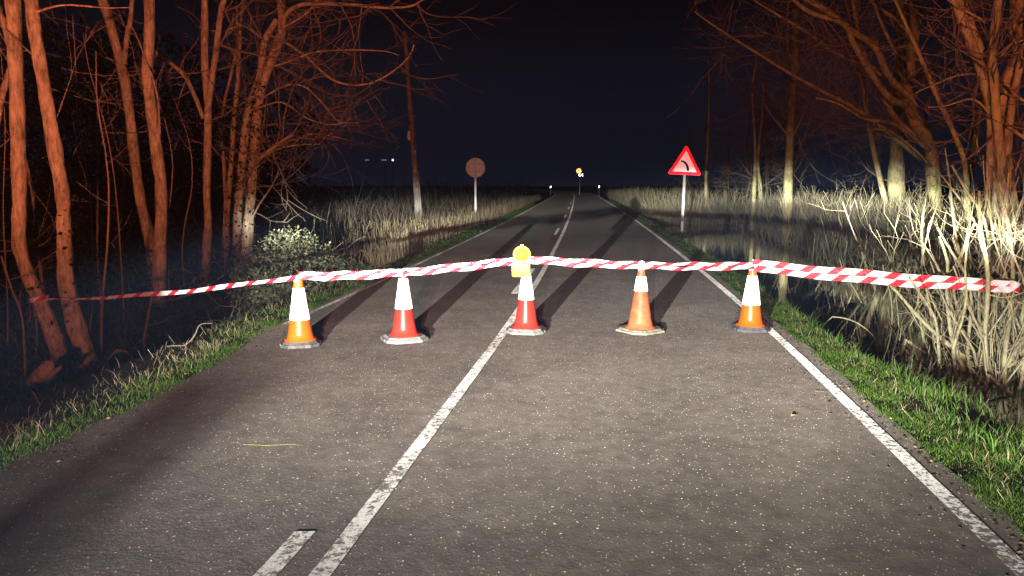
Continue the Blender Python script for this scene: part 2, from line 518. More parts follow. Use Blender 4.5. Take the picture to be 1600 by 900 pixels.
def sleeve_mat(name, text=False):
    m, nt, b, o = new_mat(name)
    v = mapping(nt)
    n = tex(nt, 'Noise', 40, v, 4)
    c = cramp(nt, n.outputs[0], [(.25, (.6, .6, .6)), (.5, (.82, .82, .82))])
    if text:                                   # rows of faded stencilled print running up the sleeve
        tc = nt.nodes.new('ShaderNodeTexCoord')
        sp = nt.nodes.new('ShaderNodeSeparateXYZ'); nt.links.new(tc.outputs['UV'], sp.inputs[0])
        mp = nt.nodes.new('ShaderNodeCombineXYZ')
        nt.links.new(math_node(nt, 'MULTIPLY', sp.outputs[0], 110), mp.inputs[0])
        nt.links.new(math_node(nt, 'MULTIPLY', sp.outputs[1], 26), mp.inputs[1])
        ck = tex(nt, 'Voronoi', 1.0, mp.outputs[0])
        sc = nt.nodes.new('ShaderNodeSeparateColor'); nt.links.new(ck.outputs['Color'], sc.inputs[0])
        on = cramp(nt, sc.outputs[0], [(.45, (0, 0, 0)), (.5, (1, 1, 1))])
        rows = math_node(nt, 'FRACT', math_node(nt, 'MULTIPLY', sp.outputs[0], 22))
        rw = cramp(nt, rows, [(0, (0, 0, 0)), (.25, (1, 1, 1)), (.75, (1, 1, 1)), (.8, (0, 0, 0))], 'CONSTANT')
        vr = cramp(nt, sp.outputs[1], [(.08, (0, 0, 0)), (.1, (1, 1, 1)), (.66, (1, 1, 1)), (.7, (0, 0, 0))])
        f = math_node(nt, 'MULTIPLY', math_node(nt, 'MULTIPLY', on, rw), math_node(nt, 'MULTIPLY', vr, .8))
        c = mixc(nt, f, c, (.10, .10, .14))
    nt.links.new(c, b.inputs['Base Color'])
    b.inputs['Roughness'].default_value = .4
    add_retro(m, c, .4, .3)
    return m

def water_mat():
    m, nt, b, o = new_mat('flood_water')
    v = mapping(nt)
    n = tex(nt, 'Noise', 3.0, v, 3)
    b.inputs['Base Color'].default_value = (.012, .011, .008, 1)
    b.inputs['Roughness'].default_value = .015
    b.inputs['IOR'].default_value = 1.33
    b.inputs['Specular IOR Level'].default_value = .75
    bump(nt, n.outputs[0], .06, .02, b)
    return m

def soil_mat():
    m, nt, b, o = new_mat('dark_soil')
    v = mapping(nt)
    n = tex(nt, 'Noise', 5, v, 8, .7)
    n2 = tex(nt, 'Noise', 40, v, 4)
    c = cramp(nt, n.outputs[0], [(.3, (.010, .008, .006)), (.55, (.026, .021, .015)), (.75, (.05, .042, .028))])
    c = mixc(nt, .4, c, cramp(nt, n2.outputs[0], [(.3, (.008, .007, .005)), (.7, (.05, .042, .03))]))
    nt.links.new(c, b.inputs['Base Color'])
    b.inputs['Roughness'].default_value = .9
    b.inputs['Specular IOR Level'].default_value = .15
    bump(nt, n2.outputs[0], .8, .03, b)
    return m

M = dict(
    asphalt=asphalt_mat(), paint=paint_mat(), wornpaint=paint_mat('worn_road_paint', .05), soil=soil_mat(), water=water_mat(), tape=tape_mat(),
    bark=bark_mat('trunk_bark', (.36, .31, .22)),
    bark2=bark_mat('pale_bark', (.38, .33, .21), (.36, .36, .15)),
    stem=bark_mat('shrub_bark', (.42, .40, .27), (.40, .40, .20), 1.6),
    twig=plain('twig_bark', (.15, .125, .095), .85, var=.3),
    twig2=plain('pale_twig_bark', (.36, .32, .21), .85, var=.35),
    grass=attr_mat('grass_blade', .6, .3), dead=attr_mat('dry_stalk', .8, .15, .15),
    leaf=attr_mat('leaf', .55, .2, .2),
    orange=plain('orange_plastic', (.80, .135, .012), .3, var=.08, spec=.5),
    fadedor=plain('faded_orange_plastic', (.62, .155, .06), .5, var=.3, scale=14, spec=.35, bumpd=.004),
    redpl=plain('red_plastic', (.72, .045, .03), .32, var=.1, spec=.5),
    rubber=plain('grey_rubber', (.10, .10, .105), .55, var=.35, scale=20, bumpd=.003),
    dusty=plain('dusty_rubber', (.30, .30, .22), .85, var=.4, scale=25, bumpd=.006),
    greyrub=plain('worn_grey_rubber', (.24, .24, .23), .7, var=.35, scale=18, bumpd=.004),
    sleeve=sleeve_mat('white_sleeve'), sleeve_t=sleeve_mat('printed_sleeve', True),
    yellow=plain('yellow_plastic', (.52, .40, .012), .45, var=.08),
    paley=plain('pale_yellow_plastic', (.40, .31, .02), .55, var=.06),
    lens=plain('amber_lens', (.48, .38, .004), .12, ((.95, .8, .02), .5, .05), var=.1, spec=.5),
    dark=plain('dark_rubber', (.03, .03, .03), .6),
    galv=plain('galvanised_steel', (.42, .42, .42), .45, ((.5, .5, .5), .55, .12), var=.2),
    signred=plain('sign_red', (.55, .008, .02), .4, ((.75, .012, .03), .36, .4), var=.06),
    signwhite=plain('sign_white', (.72, .66, .68), .4, ((.80, .62, .72), .36, .28), var=.10, scale=3),
    signblack=plain('sign_black', (.02, .018, .02), .5),
    signamber=plain('sign_amber', (.7, .5, .2), .4, ((.95, .62, .22), .16, .35), var=.1),
    farwhite=plain('far_reflector', (.7, .7, .7), .4, ((.95, .95, .95), .16, .35), var=.02),
    signback=plain('sign_back', (.70, .66, .62), .6, var=.25, scale=6),
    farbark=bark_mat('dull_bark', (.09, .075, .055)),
    polewood=bark_mat('pole_wood', (.27, .245, .215)),
    wire=plain('steel_wire', (.12, .12, .12), .5),
    shed=plain('shed_wall', (.18, .17, .16), .8),
    straw=plain('straw', (.30, .26, .05), .8),
    fallen=plain('fallen_leaf', (.34, .28, .10), .7),
)
def lamp_mat(name, c, s):
    m, nt, b, o = new_mat(name)
    e = nt.nodes.new('ShaderNodeEmission')
    e.inputs[0].default_value = (*c, 1); e.inputs[1].default_value = s
    nt.links.new(e.outputs[0], o.inputs['Surface'])
    return m
M['litwin'] = lamp_mat('lit_window', (.75, .85, 1), .35)
M['litlamp'] = lamp_mat('lit_lamp', (.9, .95, 1), 2.2)

# ------------------------------------------------------------------ ground, road, water
ys = np.concatenate([np.arange(-12, 0, 1.), np.arange(0, 45, .3), np.arange(45, 120, 2), np.geomspace(120, 455, 30)])
us = np.concatenate([-np.geomspace(400, 14, 28), np.arange(-13.5, -5, .5), np.arange(-5, -2, .15), [-1.5, 0, 1.5], np.arange(2.4, 6, .13), np.arange(6, 14, .5), np.geomspace(14, 400, 28)])
YY, UU = np.meshgrid(ys, us, indexing='ij')
ZZ = zg(UU, YY)
VV = np.stack([xc(YY) + UU, YY, ZZ], -1).reshape(-1, 3)
nu = len(us)
ii = (np.arange(len(ys) - 1)[:, None] * nu + np.arange(nu - 1)[None, :]).ravel()
ground = mesh_np('ground', VV, np.stack([ii, ii + 1, ii + nu + 1, ii + nu], -1), M['soil'], smooth=True)
tag(ground, 'dark earth banks and ditches on both sides of the road', kind='structure')

ys2 = np.concatenate([np.arange(-12, 60, .25), np.arange(60, 320, 2.)])
jl = .05 * wob(ys2 * 3, 0) + .03 * wob(ys2 * 9, 3)
jr = .035 * wob(ys2 * 3, 8) + .025 * wob(ys2 * 11, 5)
L0 = edge_l(ys2) - .05 + jl; R0 = EDGE_R + .02 + jr
fr = np.linspace(0, 1, 9)
rows = []
for f in fr:
    u = L0 + (R0 - L0) * f
    rows.append(np.stack([xc(ys2) + u, ys2, 0.02 * (1 - (2 * f - 1) ** 2) - .004 + 0 * ys2], -1))
rows.insert(0, np.stack([xc(ys2) + L0 - .04, ys2, -.12 + 0 * ys2], -1))
rows.append(np.stack([xc(ys2) + R0 + .04, ys2, -.12 + 0 * ys2], -1))
VR_ = np.stack(rows, 1); n1 = VR_.shape[1]
ii = (np.arange(len(ys2) - 1)[:, None] * n1 + np.arange(n1 - 1)[None, :]).ravel()
road = mesh_np('road', VR_.reshape(-1, 3), np.stack([ii, ii + 1, ii + n1 + 1, ii + n1], -1), M['asphalt'])
tag(road, 'worn asphalt country road with pale aggregate', kind='structure')

def road_z(u, Y):
    f = (u - (edge_l(Y) - .05)) / (EDGE_R + .07 - edge_l(Y))
    return 0.02 * (1 - (2 * f - 1) ** 2) - .004

def line_strip(name, u, w, y0, y1, step=.2, mat='paint'):
    y = np.arange(y0, y1 + step * .5, step)
    jit = .004 * wob(y * 13, u * 3)
    V = []
    for uu in (u - w / 2, u + w / 2):
        V.append(np.stack([xc(y) + uu + jit, y, road_z(uu, y) + .006], -1))
    V = np.stack(V, 1); n = len(y)
    i = np.arange(n - 1) * 2
    return mesh_np(name, V.reshape(-1, 3), np.stack([i, i + 1, i + 3, i + 2], -1), M[mat], road)

line_strip('centre_line', 0.0, .095, -6, 150, .25)
for a, b in ((.2, 3.5), (11.2, 14.7), (24.2, 27.8), (36.5, 40), (49, 52.5), (61.5, 65)):
    line_strip('centre_dash', -.235, .10, a, b)
line_strip('edge_line', 3.08, .10, -6, 150, .25)
line_strip('edge_line', -2.74, .07, 8.8, 150, .25, 'wornpaint')

wy = np.concatenate([np.arange(-11, 40, 1.), [40]])
wv = []
for y in wy:
    for u in (3.5, 12.5):
        wv.append((xc(y) + u, y, WATER_Z))
i = np.arange(len(wy) - 1) * 2
water = mesh_np('flood_water', wv, np.stack([i, i + 1, i + 3, i + 2], -1), M['water'])
tag(water, 'still dark floodwater filling the roadside ditch', kind='structure')

# ------------------------------------------------------------------ grass, dry stalks (uncountable)
def blades(pos, h, w, bend, col, twistless=False):
    n = len(pos)
    a = rng.uniform(0, 2 * np.pi, n)
    side = np.stack([np.cos(a), np.sin(a), np.zeros(n)], -1)
    b = rng.uniform(0, 2 * np.pi, n)
    lean = np.stack([np.cos(b), np.sin(b), np.zeros(n)], -1) * (bend * h)[:, None]
    up = np.array([0, 0, 1.])
    mid = pos + up * (h * .55)[:, None] + lean * .35
    tip = pos + up * (h * (1 - .35 * np.minimum(bend, 1.5) ** 2))[:, None] + lean
    ws = (side * w[:, None]) * .5
    V = np.stack([pos - ws, pos + ws, mid - ws * .75, mid + ws * .75, tip], 1)
    i = np.arange(n) * 5
    Q = np.stack([i, i + 1, i + 3, i + 2], -1)
    T = np.stack([i + 2, i + 3, i + 4], -1)
    C = np.repeat(col[:, None, :], 5, 1)
    return V.reshape(-1, 3), Q, T, C.reshape(-1, 3)

def place(Y, u):
    return np.stack([xc(Y) + u, Y, zg(u, Y)], -1)

def grass_field(name, n, ysamp, usamp, hr, wr, label, bendr=(.2, 1.1), cols=None, mat='grass', clump=True, cat='grass'):
    Y = ysamp(n); u = usamp(Y)
    if clump:
        keep = (wob(u * 3.5, Y * 2.2) + .5 * wob(u * 11, Y * 9)) > rng.uniform(-1.1, .35, n)
        Y, u = Y[keep], u[keep]
    ok = (u < verge_r(Y) + .05 + .12 * wob(Y * 3, u)) & (u > -4.2)
    Y, u = Y[ok], u[ok]
    pos = place(Y, u); pos[:, 2] -= .01
    m = len(Y)
    h = rng.uniform(*hr, m) * (1 + .5 * wob(u * 4, Y * 4)); w = rng.uniform(*wr, m)
    bend = rng.uniform(*bendr, m)
    cols = np.asarray(cols)
    c = cols[rng.integers(0, len(cols), m)] * rng.uniform(.65, 1.3, m)[:, None]
    V, Q, T, C = blades(pos, h, w, bend, c)
    o = mesh_np(name, V, [Q, T], M[mat], col=C)
    return tag(o, label, cat, kind='stuff')

GREEN = [(.075, .18, .018), (.10, .215, .022), (.055, .13, .016), (.13, .23, .03), (.12, .16, .04)]
STRAW = [(.30, .26, .15), (.24, .20, .12), (.36, .32, .2), (.18, .15, .09)]
def ynear(a, b, k=1.6):
    return lambda n: a + (b - a) * rng.uniform(0, 1, n) ** k
def u_right(Y):
    return EDGE_R - .04 + np.abs(rng.normal(0, .42, len(Y))) + .03 * rng.uniform(0, 1, len(Y))
def u_left(Y):
    return edge_l(Y) + .02 - np.abs(rng.normal(0, .24, len(Y)))
grass_field('verge_grass', 150000, ynear(1.5, 34, 2.0), u_right, (.018, .055), (.003, .007), 'short green grass along the verge beside the flooded ditch', cols=GREEN)
grass_field('verge_grass', 16000, ynear(30, 75, 1.2), u_right, (.05, .12), (.012, .03), 'far green grass strip along the ditch side of the road', cols=GREEN + STRAW[:1])
grass_field('tall_grass', 7500, ynear(1.5, 22, 1.5), lambda Y: EDGE_R + .35 + np.abs(rng.normal(.15, .28, len(Y))), (.07, .15), (.006, .011), 'taller broad grass blades at the lip of the ditch', cols=GREEN[:3] + [(.14, .19, .06)], bendr=(.15, .9))
grass_field('dry_grass', 2800, ynear(2.5, 26, 1.4), lambda Y: EDGE_R + .1 + np.abs(rng.normal(.2, .35, len(Y))), (.05, .15), (.003, .006), 'dry straw tufts in the verge beside the flooded ditch', cols=STRAW, mat='dead', bendr=(.4, 1.4))
grass_field('verge_grass', 50000, ynear(2.5, 24, 1.4), u_left, (.018, .06), (.003, .007), 'short green grass along the wooded edge of the road', cols=GREEN)
grass_field('verge_grass', 9000, ynear(20, 60, 1.2), lambda Y: edge_l(Y) + .0 - np.abs(rng.normal(0, .28, len(Y))), (.05, .11), (.012, .03), 'far green grass strip below the reeds and the pole', cols=GREEN)
grass_field('dry_grass', 3500, ynear(3, 24, 1.2), lambda Y: edge_l(Y) - .15 - np.abs(rng.normal(.1, .3, len(Y))), (.05, .16), (.003, .006), 'dry straw tufts at the wooded edge of the road', cols=STRAW, mat='dead', bendr=(.4, 1.4))

def stalks(name, n, Y, u, hr, rr, label, cat, lean=.25, cols=STRAW, k=3):
    base = place(Y, u)
    V = []; Q = []; T = []; C = []; off = 0
    h = rng.uniform(*hr, n); r = rng.uniform(*rr, n)
    d1 = rng.normal(0, lean, (n, 3)); d1[:, 2] = 1; d1 /= np.linalg.norm(d1, axis=1)[:, None]
    d2 = d1 + rng.normal(0, lean * .9, (n, 3)); d2 /= np.linalg.norm(d2, axis=1)[:, None]
    P0 = base - np.array([0, 0, .05]); P1 = P0 + d1 * (h * .5)[:, None]; P2 = P1 + d2 * (h * .5)[:, None]
    a = np.arange(k) * 2 * np.pi / k
    ring = np.stack([np.cos(a), np.sin(a), 0 * a], -1)
    VV = np.stack([P[:, None, :] + ring[None] * (r * f)[:, None, None] for P, f in ((P0, 1), (P1, .8), (P2, .3))], 1)
    idx = (np.arange(n) * 3 * k)[:, None, None] + (np.arange(2) * k)[None, :, None]
    j = np.arange(k)[None, None, :]; j2 = (j + 1) % k
    Q = np.stack([idx + j, idx + j2, idx + k + j2, idx + k + j], -1).reshape(-1, 4)
    cols = np.asarray(cols)
    c = cols[rng.integers(0, len(cols), n)] * rng.uniform(.6, 1.25, n)[:, None]
    C = np.repeat(c[:, None, :], 3 * k, 1).reshape(-1, 3)
    o = mesh_np(name, VV.reshape(-1, 3), Q, M['dead'], col=C)
    return tag(o, label, cat, kind='stuff')

# reeds in front of the utility pole, on the left
n = 8000
Y = 16.8 + 62 * rng.uniform(0, 1, n) ** 1.6
u = -3.35 - np.abs(rng.normal(0, 1.5, n)) - .2 * rng.uniform(0, 1, n)
stalks('dry_reeds', n, Y, u, (.25, .72), (.003, .009), 'band of dry pale reeds between the bramble and the round sign', 'reeds', .16, STRAW)
n = 2600
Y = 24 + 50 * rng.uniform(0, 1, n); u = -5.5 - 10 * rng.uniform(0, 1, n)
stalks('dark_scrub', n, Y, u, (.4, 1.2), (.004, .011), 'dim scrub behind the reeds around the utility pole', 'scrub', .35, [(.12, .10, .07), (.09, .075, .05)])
n = 5200
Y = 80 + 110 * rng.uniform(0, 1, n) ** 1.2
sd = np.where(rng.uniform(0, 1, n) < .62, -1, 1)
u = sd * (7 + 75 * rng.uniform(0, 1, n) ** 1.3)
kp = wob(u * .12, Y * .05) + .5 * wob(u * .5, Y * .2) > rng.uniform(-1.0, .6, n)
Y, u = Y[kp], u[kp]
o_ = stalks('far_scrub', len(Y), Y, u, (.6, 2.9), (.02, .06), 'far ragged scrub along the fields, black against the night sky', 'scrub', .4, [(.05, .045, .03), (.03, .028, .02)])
# brush along the far shore of the ditch
n = 26000
Y = 6 + 60 * rng.uniform(0, 1, n) ** .9
u = 9.3 + np.abs(rng.normal(0, 2.0, n)) * rng.uniform(.2, 1, n)
far = Y > 37.5
u = np.where(far, verge_r(Y) + .5 + np.abs(rng.normal(.6, 3.0, n)), u)
BR = [(.44, .41, .27), (.36, .33, .21), (.50, .47, .31), (.28, .25, .16)]
stalks('dry_brush', n, Y, u, (.4, 1.9), (.006, .015), 'tangle of dry pale brush on the far shore of the ditch', 'brush', .42, BR)
n = 9000
Y = 37.5 + 50 * rng.uniform(0, 1, n) ** 1.3; u = verge_r(Y) + .35 + np.abs(rng.normal(0, 1.3, n))
stalks('dry_brush', n, Y, u, (.4, 1.5), (.008, .02), 'receding strip of dry brush beyond the triangular sign', 'brush', .35, BR)
# fine stalks and roots at the water edge under the near bank
n = 4200
Y = 4 + 30 * rng.uniform(0, 1, n) ** 1.3; u = verge_r(Y) + .65 + np.abs(rng.normal(0, .35, n))
stalks('bank_stalks', n, Y, u, (.3, .8), (.002, .006), 'thin dry stalks growing out of the dark ditch bank', 'stalks', .6, [(.18, .16, .10), (.13, .11, .07), (.24, .22, .13)])

n = 5200
Y = 6.2 + 26 * rng.uniform(0, 1, n) ** 1.2; u = verge_r(Y) + 1.2 + np.abs(rng.normal(0, 2.2, n))
kp = (u < 9.5) & ((wob(u * 1.3, Y * 1.1) + .4 * wob(u * 5, Y * 4)) > rng.uniform(-.6, .9, n)) & (u > verge_r(Y) + 3.4 - 2.2 * sstep(11, 7, Y))
Y, u = Y[kp], u[kp]
stalks('ditch_stalks', len(Y), Y, u, (.9, 2.1), (.003, .009), 'fine dead stalks standing in the floodwater of the ditch', 'stalks', .32, BR)

# ------------------------------------------------------------------ bare trees and shrubs
def limb(px, Y, rpx, dy=0.0, ext=0.0, sub=5):
    """photo points of one limb -> smoothed 3-D polyline at distance Y (drifting by dy along it)"""
    n = len(px)
    rr = np.interp(np.linspace(0, 1, n), np.linspace(0, 1, len(rpx)), rpx)
    pts = [at(x, y, Y + dy * i / max(1, n - 1)) for i, (x, y) in enumerate(px)]
    rad = list(rr * Y / FPX)
    if ext:
        d = pts[-1] - pts[-2]; d = d / np.linalg.norm(d)
        for q in (1, 2):
            d = d + rng.normal(0, .08, 3); d /= np.linalg.norm(d)
            pts.append(pts[-1] + d * ext * .5); rad.append(rad[-1] * .8)
    return spl(pts, rad, sub)

def grow(tb, p, d, L, r, lvl, spread=.7, up=.12, wander=.16, kids=3, side=4, seg=6, droop=0.0):
    pts = [p]; d = d / np.linalg.norm(d)
    for s in range(seg):
        d = d + rng.normal(0, wander, 3) + np.array([0, 0, up - droop * s / seg])
        d /= np.linalg.norm(d)
        pts.append(pts[-1] + d * L / seg)
    pts = np.array(pts)
    tb.tube(pts, np.linspace(r, max(r * .25, .0012), seg + 1), side, cap=False)
    if lvl <= 0: return
    for k in range(kids):
        i = rng.integers(1, seg + 1)
        dd = pts[i] - pts[i - 1]; dd /= np.linalg.norm(dd)
        q = dd + rng.normal(0, spread, 3)
        grow(tb, pts[i], q, L * rng.uniform(.35, .7), max(r * .5, .0016), lvl - 1, spread, up, wander, kids, max(3, side - 1), max(4, seg - 1), droop)

def twigs_on(tb, Pn, Rn, n, L, bias=(0, 0, 0.3), lvl=1, frac=(.2, 1), spread=.8, kids=3, rk=.45, up=.1, wander=.16):
    bias = np.asarray(bias, float)
    for _ in range(n):
        i = int(rng.uniform(*frac) * (len(Pn) - 1))
        d = rng.normal(0, spread, 3) + bias
        grow(tb, Pn[i], d, L * rng.uniform(.5, 1.2), min(max(Rn[i] * rk, .003), .03), lvl, .6, up, wander, kids)

def leaf_cloud(centers, n, rad, size, cols, squash=.7):
    """folded leaves scattered through overlapping lobes"""
    c = np.asarray(centers, float)
    k = rng.integers(0, len(c), n)
    d = rng.normal(0, 1, (n, 3)); d /= np.linalg.norm(d, axis=1)[:, None]
    rr = rng.uniform(.35, 1, n) ** .5
    p = c[k][:, :3] + d * (rr * c[k][:, 3] * rad)[:, None] * np.array([1, 1, squash])
    s = rng.uniform(*size, n)
    ax = rng.normal(0, 1, (n, 3)); ax[:, 2] -= .3; ax /= np.linalg.norm(ax, axis=1)[:, None]
    nn = d + rng.normal(0, .6, (n, 3))
    sd = np.cross(ax, nn); sd /= np.linalg.norm(sd, axis=1)[:, None] + 1e-9
    nr = np.cross(sd, ax)
    a = p; t = p + ax * s[:, None]; m = p + ax * (s * .45)[:, None] - nr * (s * .12)[:, None]
    l = p + ax * (s * .45)[:, None] + sd * (s * .34)[:, None]; r = p + ax * (s * .45)[:, None] - sd * (s * .34)[:, None]
    V = np.stack([a, l, t, r, m], 1).reshape(-1, 3)
    i = np.arange(n) * 5
    T = np.concatenate([np.stack([i, i + 1, i + 4], -1), np.stack([i + 1, i + 2, i + 4], -1), np.stack([i + 2, i + 3, i + 4], -1), np.stack([i + 3, i, i + 4], -1)])
    cols = np.asarray(cols)
    C = cols[rng.integers(0, len(cols), n)] * rng.uniform(.6, 1.3, n)[:, None]
    return V, T, np.repeat(C[:, None, :], 5, 1).reshape(-1, 3)

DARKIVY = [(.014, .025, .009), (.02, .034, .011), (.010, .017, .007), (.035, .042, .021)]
def ivy(parent, Pn, Rn, f0, f1, n, size=(.04, .08)):
    i = (rng.uniform(f0, f1, n) * (len(Pn) - 1)).astype(int)
    C = np.c_[Pn[i], Rn[i] * 1.25 + .01]
    V, T, c = leaf_cloud(C, n, 1.0, size, DARKIVY, 1.0)
    return mesh_np('ivy', V, T, M['leaf'], parent, col=c)

def tree(label, trunks, limbs=(), mat='bark', tw=None, name='bare_tree', group=None, root_flare=1.5, ivyf=None, twmat='twig'):
    """trunks/limbs: output of limb(); each forked stem is one trunk or branch part, fine twigs make the crown"""
    tp = trunks[0][0]
    base = tp[-1] if tp[-1][2] < tp[0][2] else tp[0]
    root = empty(name, (base[0], base[1], gz(base[0], base[1])), label, 'tree', group)
    for q, (Pn, Rn) in enumerate(trunks):
        if Pn[-1][2] < Pn[0][2]: Pn, Rn = Pn[::-1], Rn[::-1]
        if q == 0:                               # run into the soil and flare at the foot
            z0 = gz(Pn[0][0], Pn[0][1]) - .15
            if Pn[0][2] > z0 + .02:
                d = (Pn[0] - Pn[2]); d = d / abs(d[2] - 1e-6) if d[2] < -.05 else np.array([0, 0, -1.])
                d = d / abs(d[2])
                ft = Pn[0] + d * np.array([.5, .5, 1]) * (Pn[0][2] - z0)
                Pn = np.concatenate([[ft], Pn]); Rn = np.concatenate([[Rn[0] * root_flare], Rn])
        Rn = Rn * (1 + .05 * np.sin(np.arange(len(Rn)) * 1.9 + q) + rng.normal(0, .025, len(Rn)))
        t = TB(); t.tube(Pn, Rn, 12); t.build('trunk', M[mat], root, True)
    for Pn, Rn in limbs:
        t = TB(); t.tube(Pn, Rn, 7); t.build('branch', M[mat], root, True)
    if tw:
        t = TB(); tw(t); tag(t.build('crown', M[twmat], root, False), kind='stuff')
    for iv in (ivyf or []):
        ivy(root, *iv)
    return root

# ---- left-hand wood
A = limb([(93, 553), (77, 507), (60, 467), (43, 427), (30, 383), (30, 300), (27, 167), (22, 50), (20, 0)], 9.35, [13, 11, 10.5, 10, 10], ext=3)
TREE_A = tree('thick bare tree with the end of the barrier tape tied round it', [A], ivyf=[(A[0], A[1], .0, .35, 90)],
     tw=lambda t: twigs_on(t, A[0], A[1], 4, 1.6, (-.2, 0, .6), frac=(.45, 1), rk=.12))
B = limb([(133, 557), (113, 487), (103, 433), (100, 367), (97, 300), (77, 183), (60, 83), (50, 7)], 9.25, [15, 12, 11, 10, 9.5, 9], ext=3)
Bb = limb([(52, 20), (100, 8), (160, 12), (202, 12)], 9.2, [2, 1.2, .6], dy=.3)
tree('thick bare tree with ivy blotches, its foot leaning away from the taped tree', [B], [Bb], ivyf=[(B[0], B[1], .0, .45, 160)],
     tw=lambda t: twigs_on(t, B[0], B[1], 4, 1.5, (.1, 0, .6), frac=(.5, 1), rk=.12))
C_ = limb([(238, 395), (233, 370), (217, 300), (203, 183), (193, 117), (180, 67), (160, 0)], 15.2, [9, 8, 7, 6.5, 6.5], ext=3)
Cf = limb([(194, 100), (198, 60), (204, 30), (207, -10)], 15.2, [4, 3.5, 3.2], ext=2)
tree('forked bare tree leaning behind the straight trunk', [C_], [Cf],
     tw=lambda t: (twigs_on(t, C_[0], C_[1], 5, 2.2, (-.3, 0, .5), frac=(.35, 1), rk=.15), twigs_on(t, *Cf, 4, 1.5, (.3, 0, .5))))
D = limb([(247, 478), (250, 383), (252, 300), (240, 200), (230, 117), (233, 67), (233, -5)], 13.2, [10.5, 9, 8.5, 8, 7.5], ext=3)
Db = limb([(250, 210), (247, 160), (240, 125), (230, 100), (215, 60), (205, 40)], 13, [1.6, 1.2, .7])
tree('straight bare tree behind the tape where its light turns dark', [D], [Db],
     tw=lambda t: twigs_on(t, D[0], D[1], 5, 2.0, (.4, -.1, .5), frac=(.4, 1), rk=.12))
E_ = limb([(320, 433), (325, 350), (323, 300), (325, 167), (320, 100), (320, -5)], 16.5, [7, 6, 5.5, 5.5, 5], ext=3)
Er = limb([(324, 175), (337, 83), (345, 20), (352, -10)], 16.4, [5, 4.2, 4], ext=2)
El = limb([(318, 185), (300, 140), (285, 115), (262, 95), (243, 80)], 16.4, [3.5, 3, 2.2], dy=-.6)
tree('slim bare tree forking into two upright stems', [E_], [Er, El],
     tw=lambda t: (twigs_on(t, *E_, 7, 2.2, (.2, 0, .4), frac=(.3, 1), rk=.2), twigs_on(t, *El, 10, 1.4, (-.5, 0, .4)), twigs_on(t, *Er, 12, 2, (.5, 0, .4))))
Fm = limb([(382, 425), (390, 330), (397, 250), (403, 167), (413, 123), (440, 50), (438, -5)], 18, [9, 8, 7.5, 7, 6.5, 6], ext=3)
F2 = limb([(368, 425), (372, 330), (378, 267), (387, 177), (407, 117), (413, 67), (433, 30)], 18.3, [7, 6.5, 6, 5, 4], dy=-.3)
F3 = limb([(352, 425), (356, 330), (365, 200), (372, 120), (375, 50), (380, -5)], 18.9, [4, 3.5, 3, 2.6], ext=2)
Fl = [limb(p, 17.9, r, dy=d) for p, r, d in (
    ([(442, 40), (447, 23), (473, 7), (540, 7), (600, 12), (640, 10), (660, 0)], [4, 3, 2, 1.2], -1.5),
    ([(420, 55), (447, 67), (480, 90), (517, 123), (553, 133), (587, 127), (620, 107), (640, 87), (647, 70)], [2.2, 1.8, 1.5, .8], -1.2),
    ([(405, 155), (450, 133), (480, 138), (507, 165), (530, 190), (560, 192)], [1.8, 1.3, .7], -.8),
    ([(400, 170), (440, 160), (480, 185), (520, 195), (550, 185)], [1.6, 1.1, .6], -.8),
    ([(400, 255), (415, 240), (435, 225), (457, 210)], [3.2, 2.8, 2.2], -.6),
    ([(400, 252), (430, 235), (460, 227), (503, 225)], [1.6, 1.1, .6], -.6),
    ([(455, 228), (475, 212), (500, 210), (542, 218)], [1.1, .9, .5], -.6),
    ([(400, 110), (440, 100), (490, 82), (540, 78), (600, 80), (622, 86)], [1.6, 1.2, .6], -1),
    ([(440, 45), (480, 20), (500, -8)], [2, 1.6], -.6),
    ([(410, 60), (380, 40), (345, 50), (310, 42)], [2, 1.5, .8], -.4),
    ([(390, 350), (405, 320), (425, 290), (435, 268)], [1.8, 1.2, .7], -.7))]
def f_tw(t):
    for q, (Pn, Rn) in enumerate(Fl):
        twigs_on(t, Pn, Rn, 12 if q < 10 else 4, 1.6, (.5, -.1, .05), frac=(.2, 1), lvl=1, rk=.6, up=.04, kids=4)
    for l, nn in ((Fm, 13), (F2, 8), (F3, 6)):
        twigs_on(t, *l, nn, 2.4, (.5, -.1, .25), frac=(.25, 1), lvl=2, rk=.2, up=.05)
tree('clump of ivied trunks with long twigs reaching towards the utility pole', [Fm, F2, F3], Fl, tw=f_tw,
     ivyf=[(Fm[0], Fm[1], 0, .5, 1100, (.06, .11)), (F2[0], F2[1], 0, .5, 800, (.06, .11)), (F3[0], F3[1], 0, .4, 500, (.06, .11))])
G = limb([(345, 430), (352, 330), (350, 260), (345, 190), (360, 120), (372, 60), (368, -5)], 20, [3.2, 2.6, 2.2, 2], ext=2)
tree('dim slender bare tree in the gap beside the ivied clump', [G], tw=lambda t: twigs_on(t, *G, 10, 2.2, (.2, 0, .3), rk=.3, lvl=2))
H_ = limb([(-40, 560), (-30, 450), (-25, 300), (0, 160), (18, 90), (-10, -10)], 10.4, [7, 6, 5, 4], ext=2)
tree('bare tree half outside, crooked behind the taped trunk', [H_], tw=lambda t: twigs_on(t, *H_, 7, 1.8, (.4, 0, .3), rk=.2))

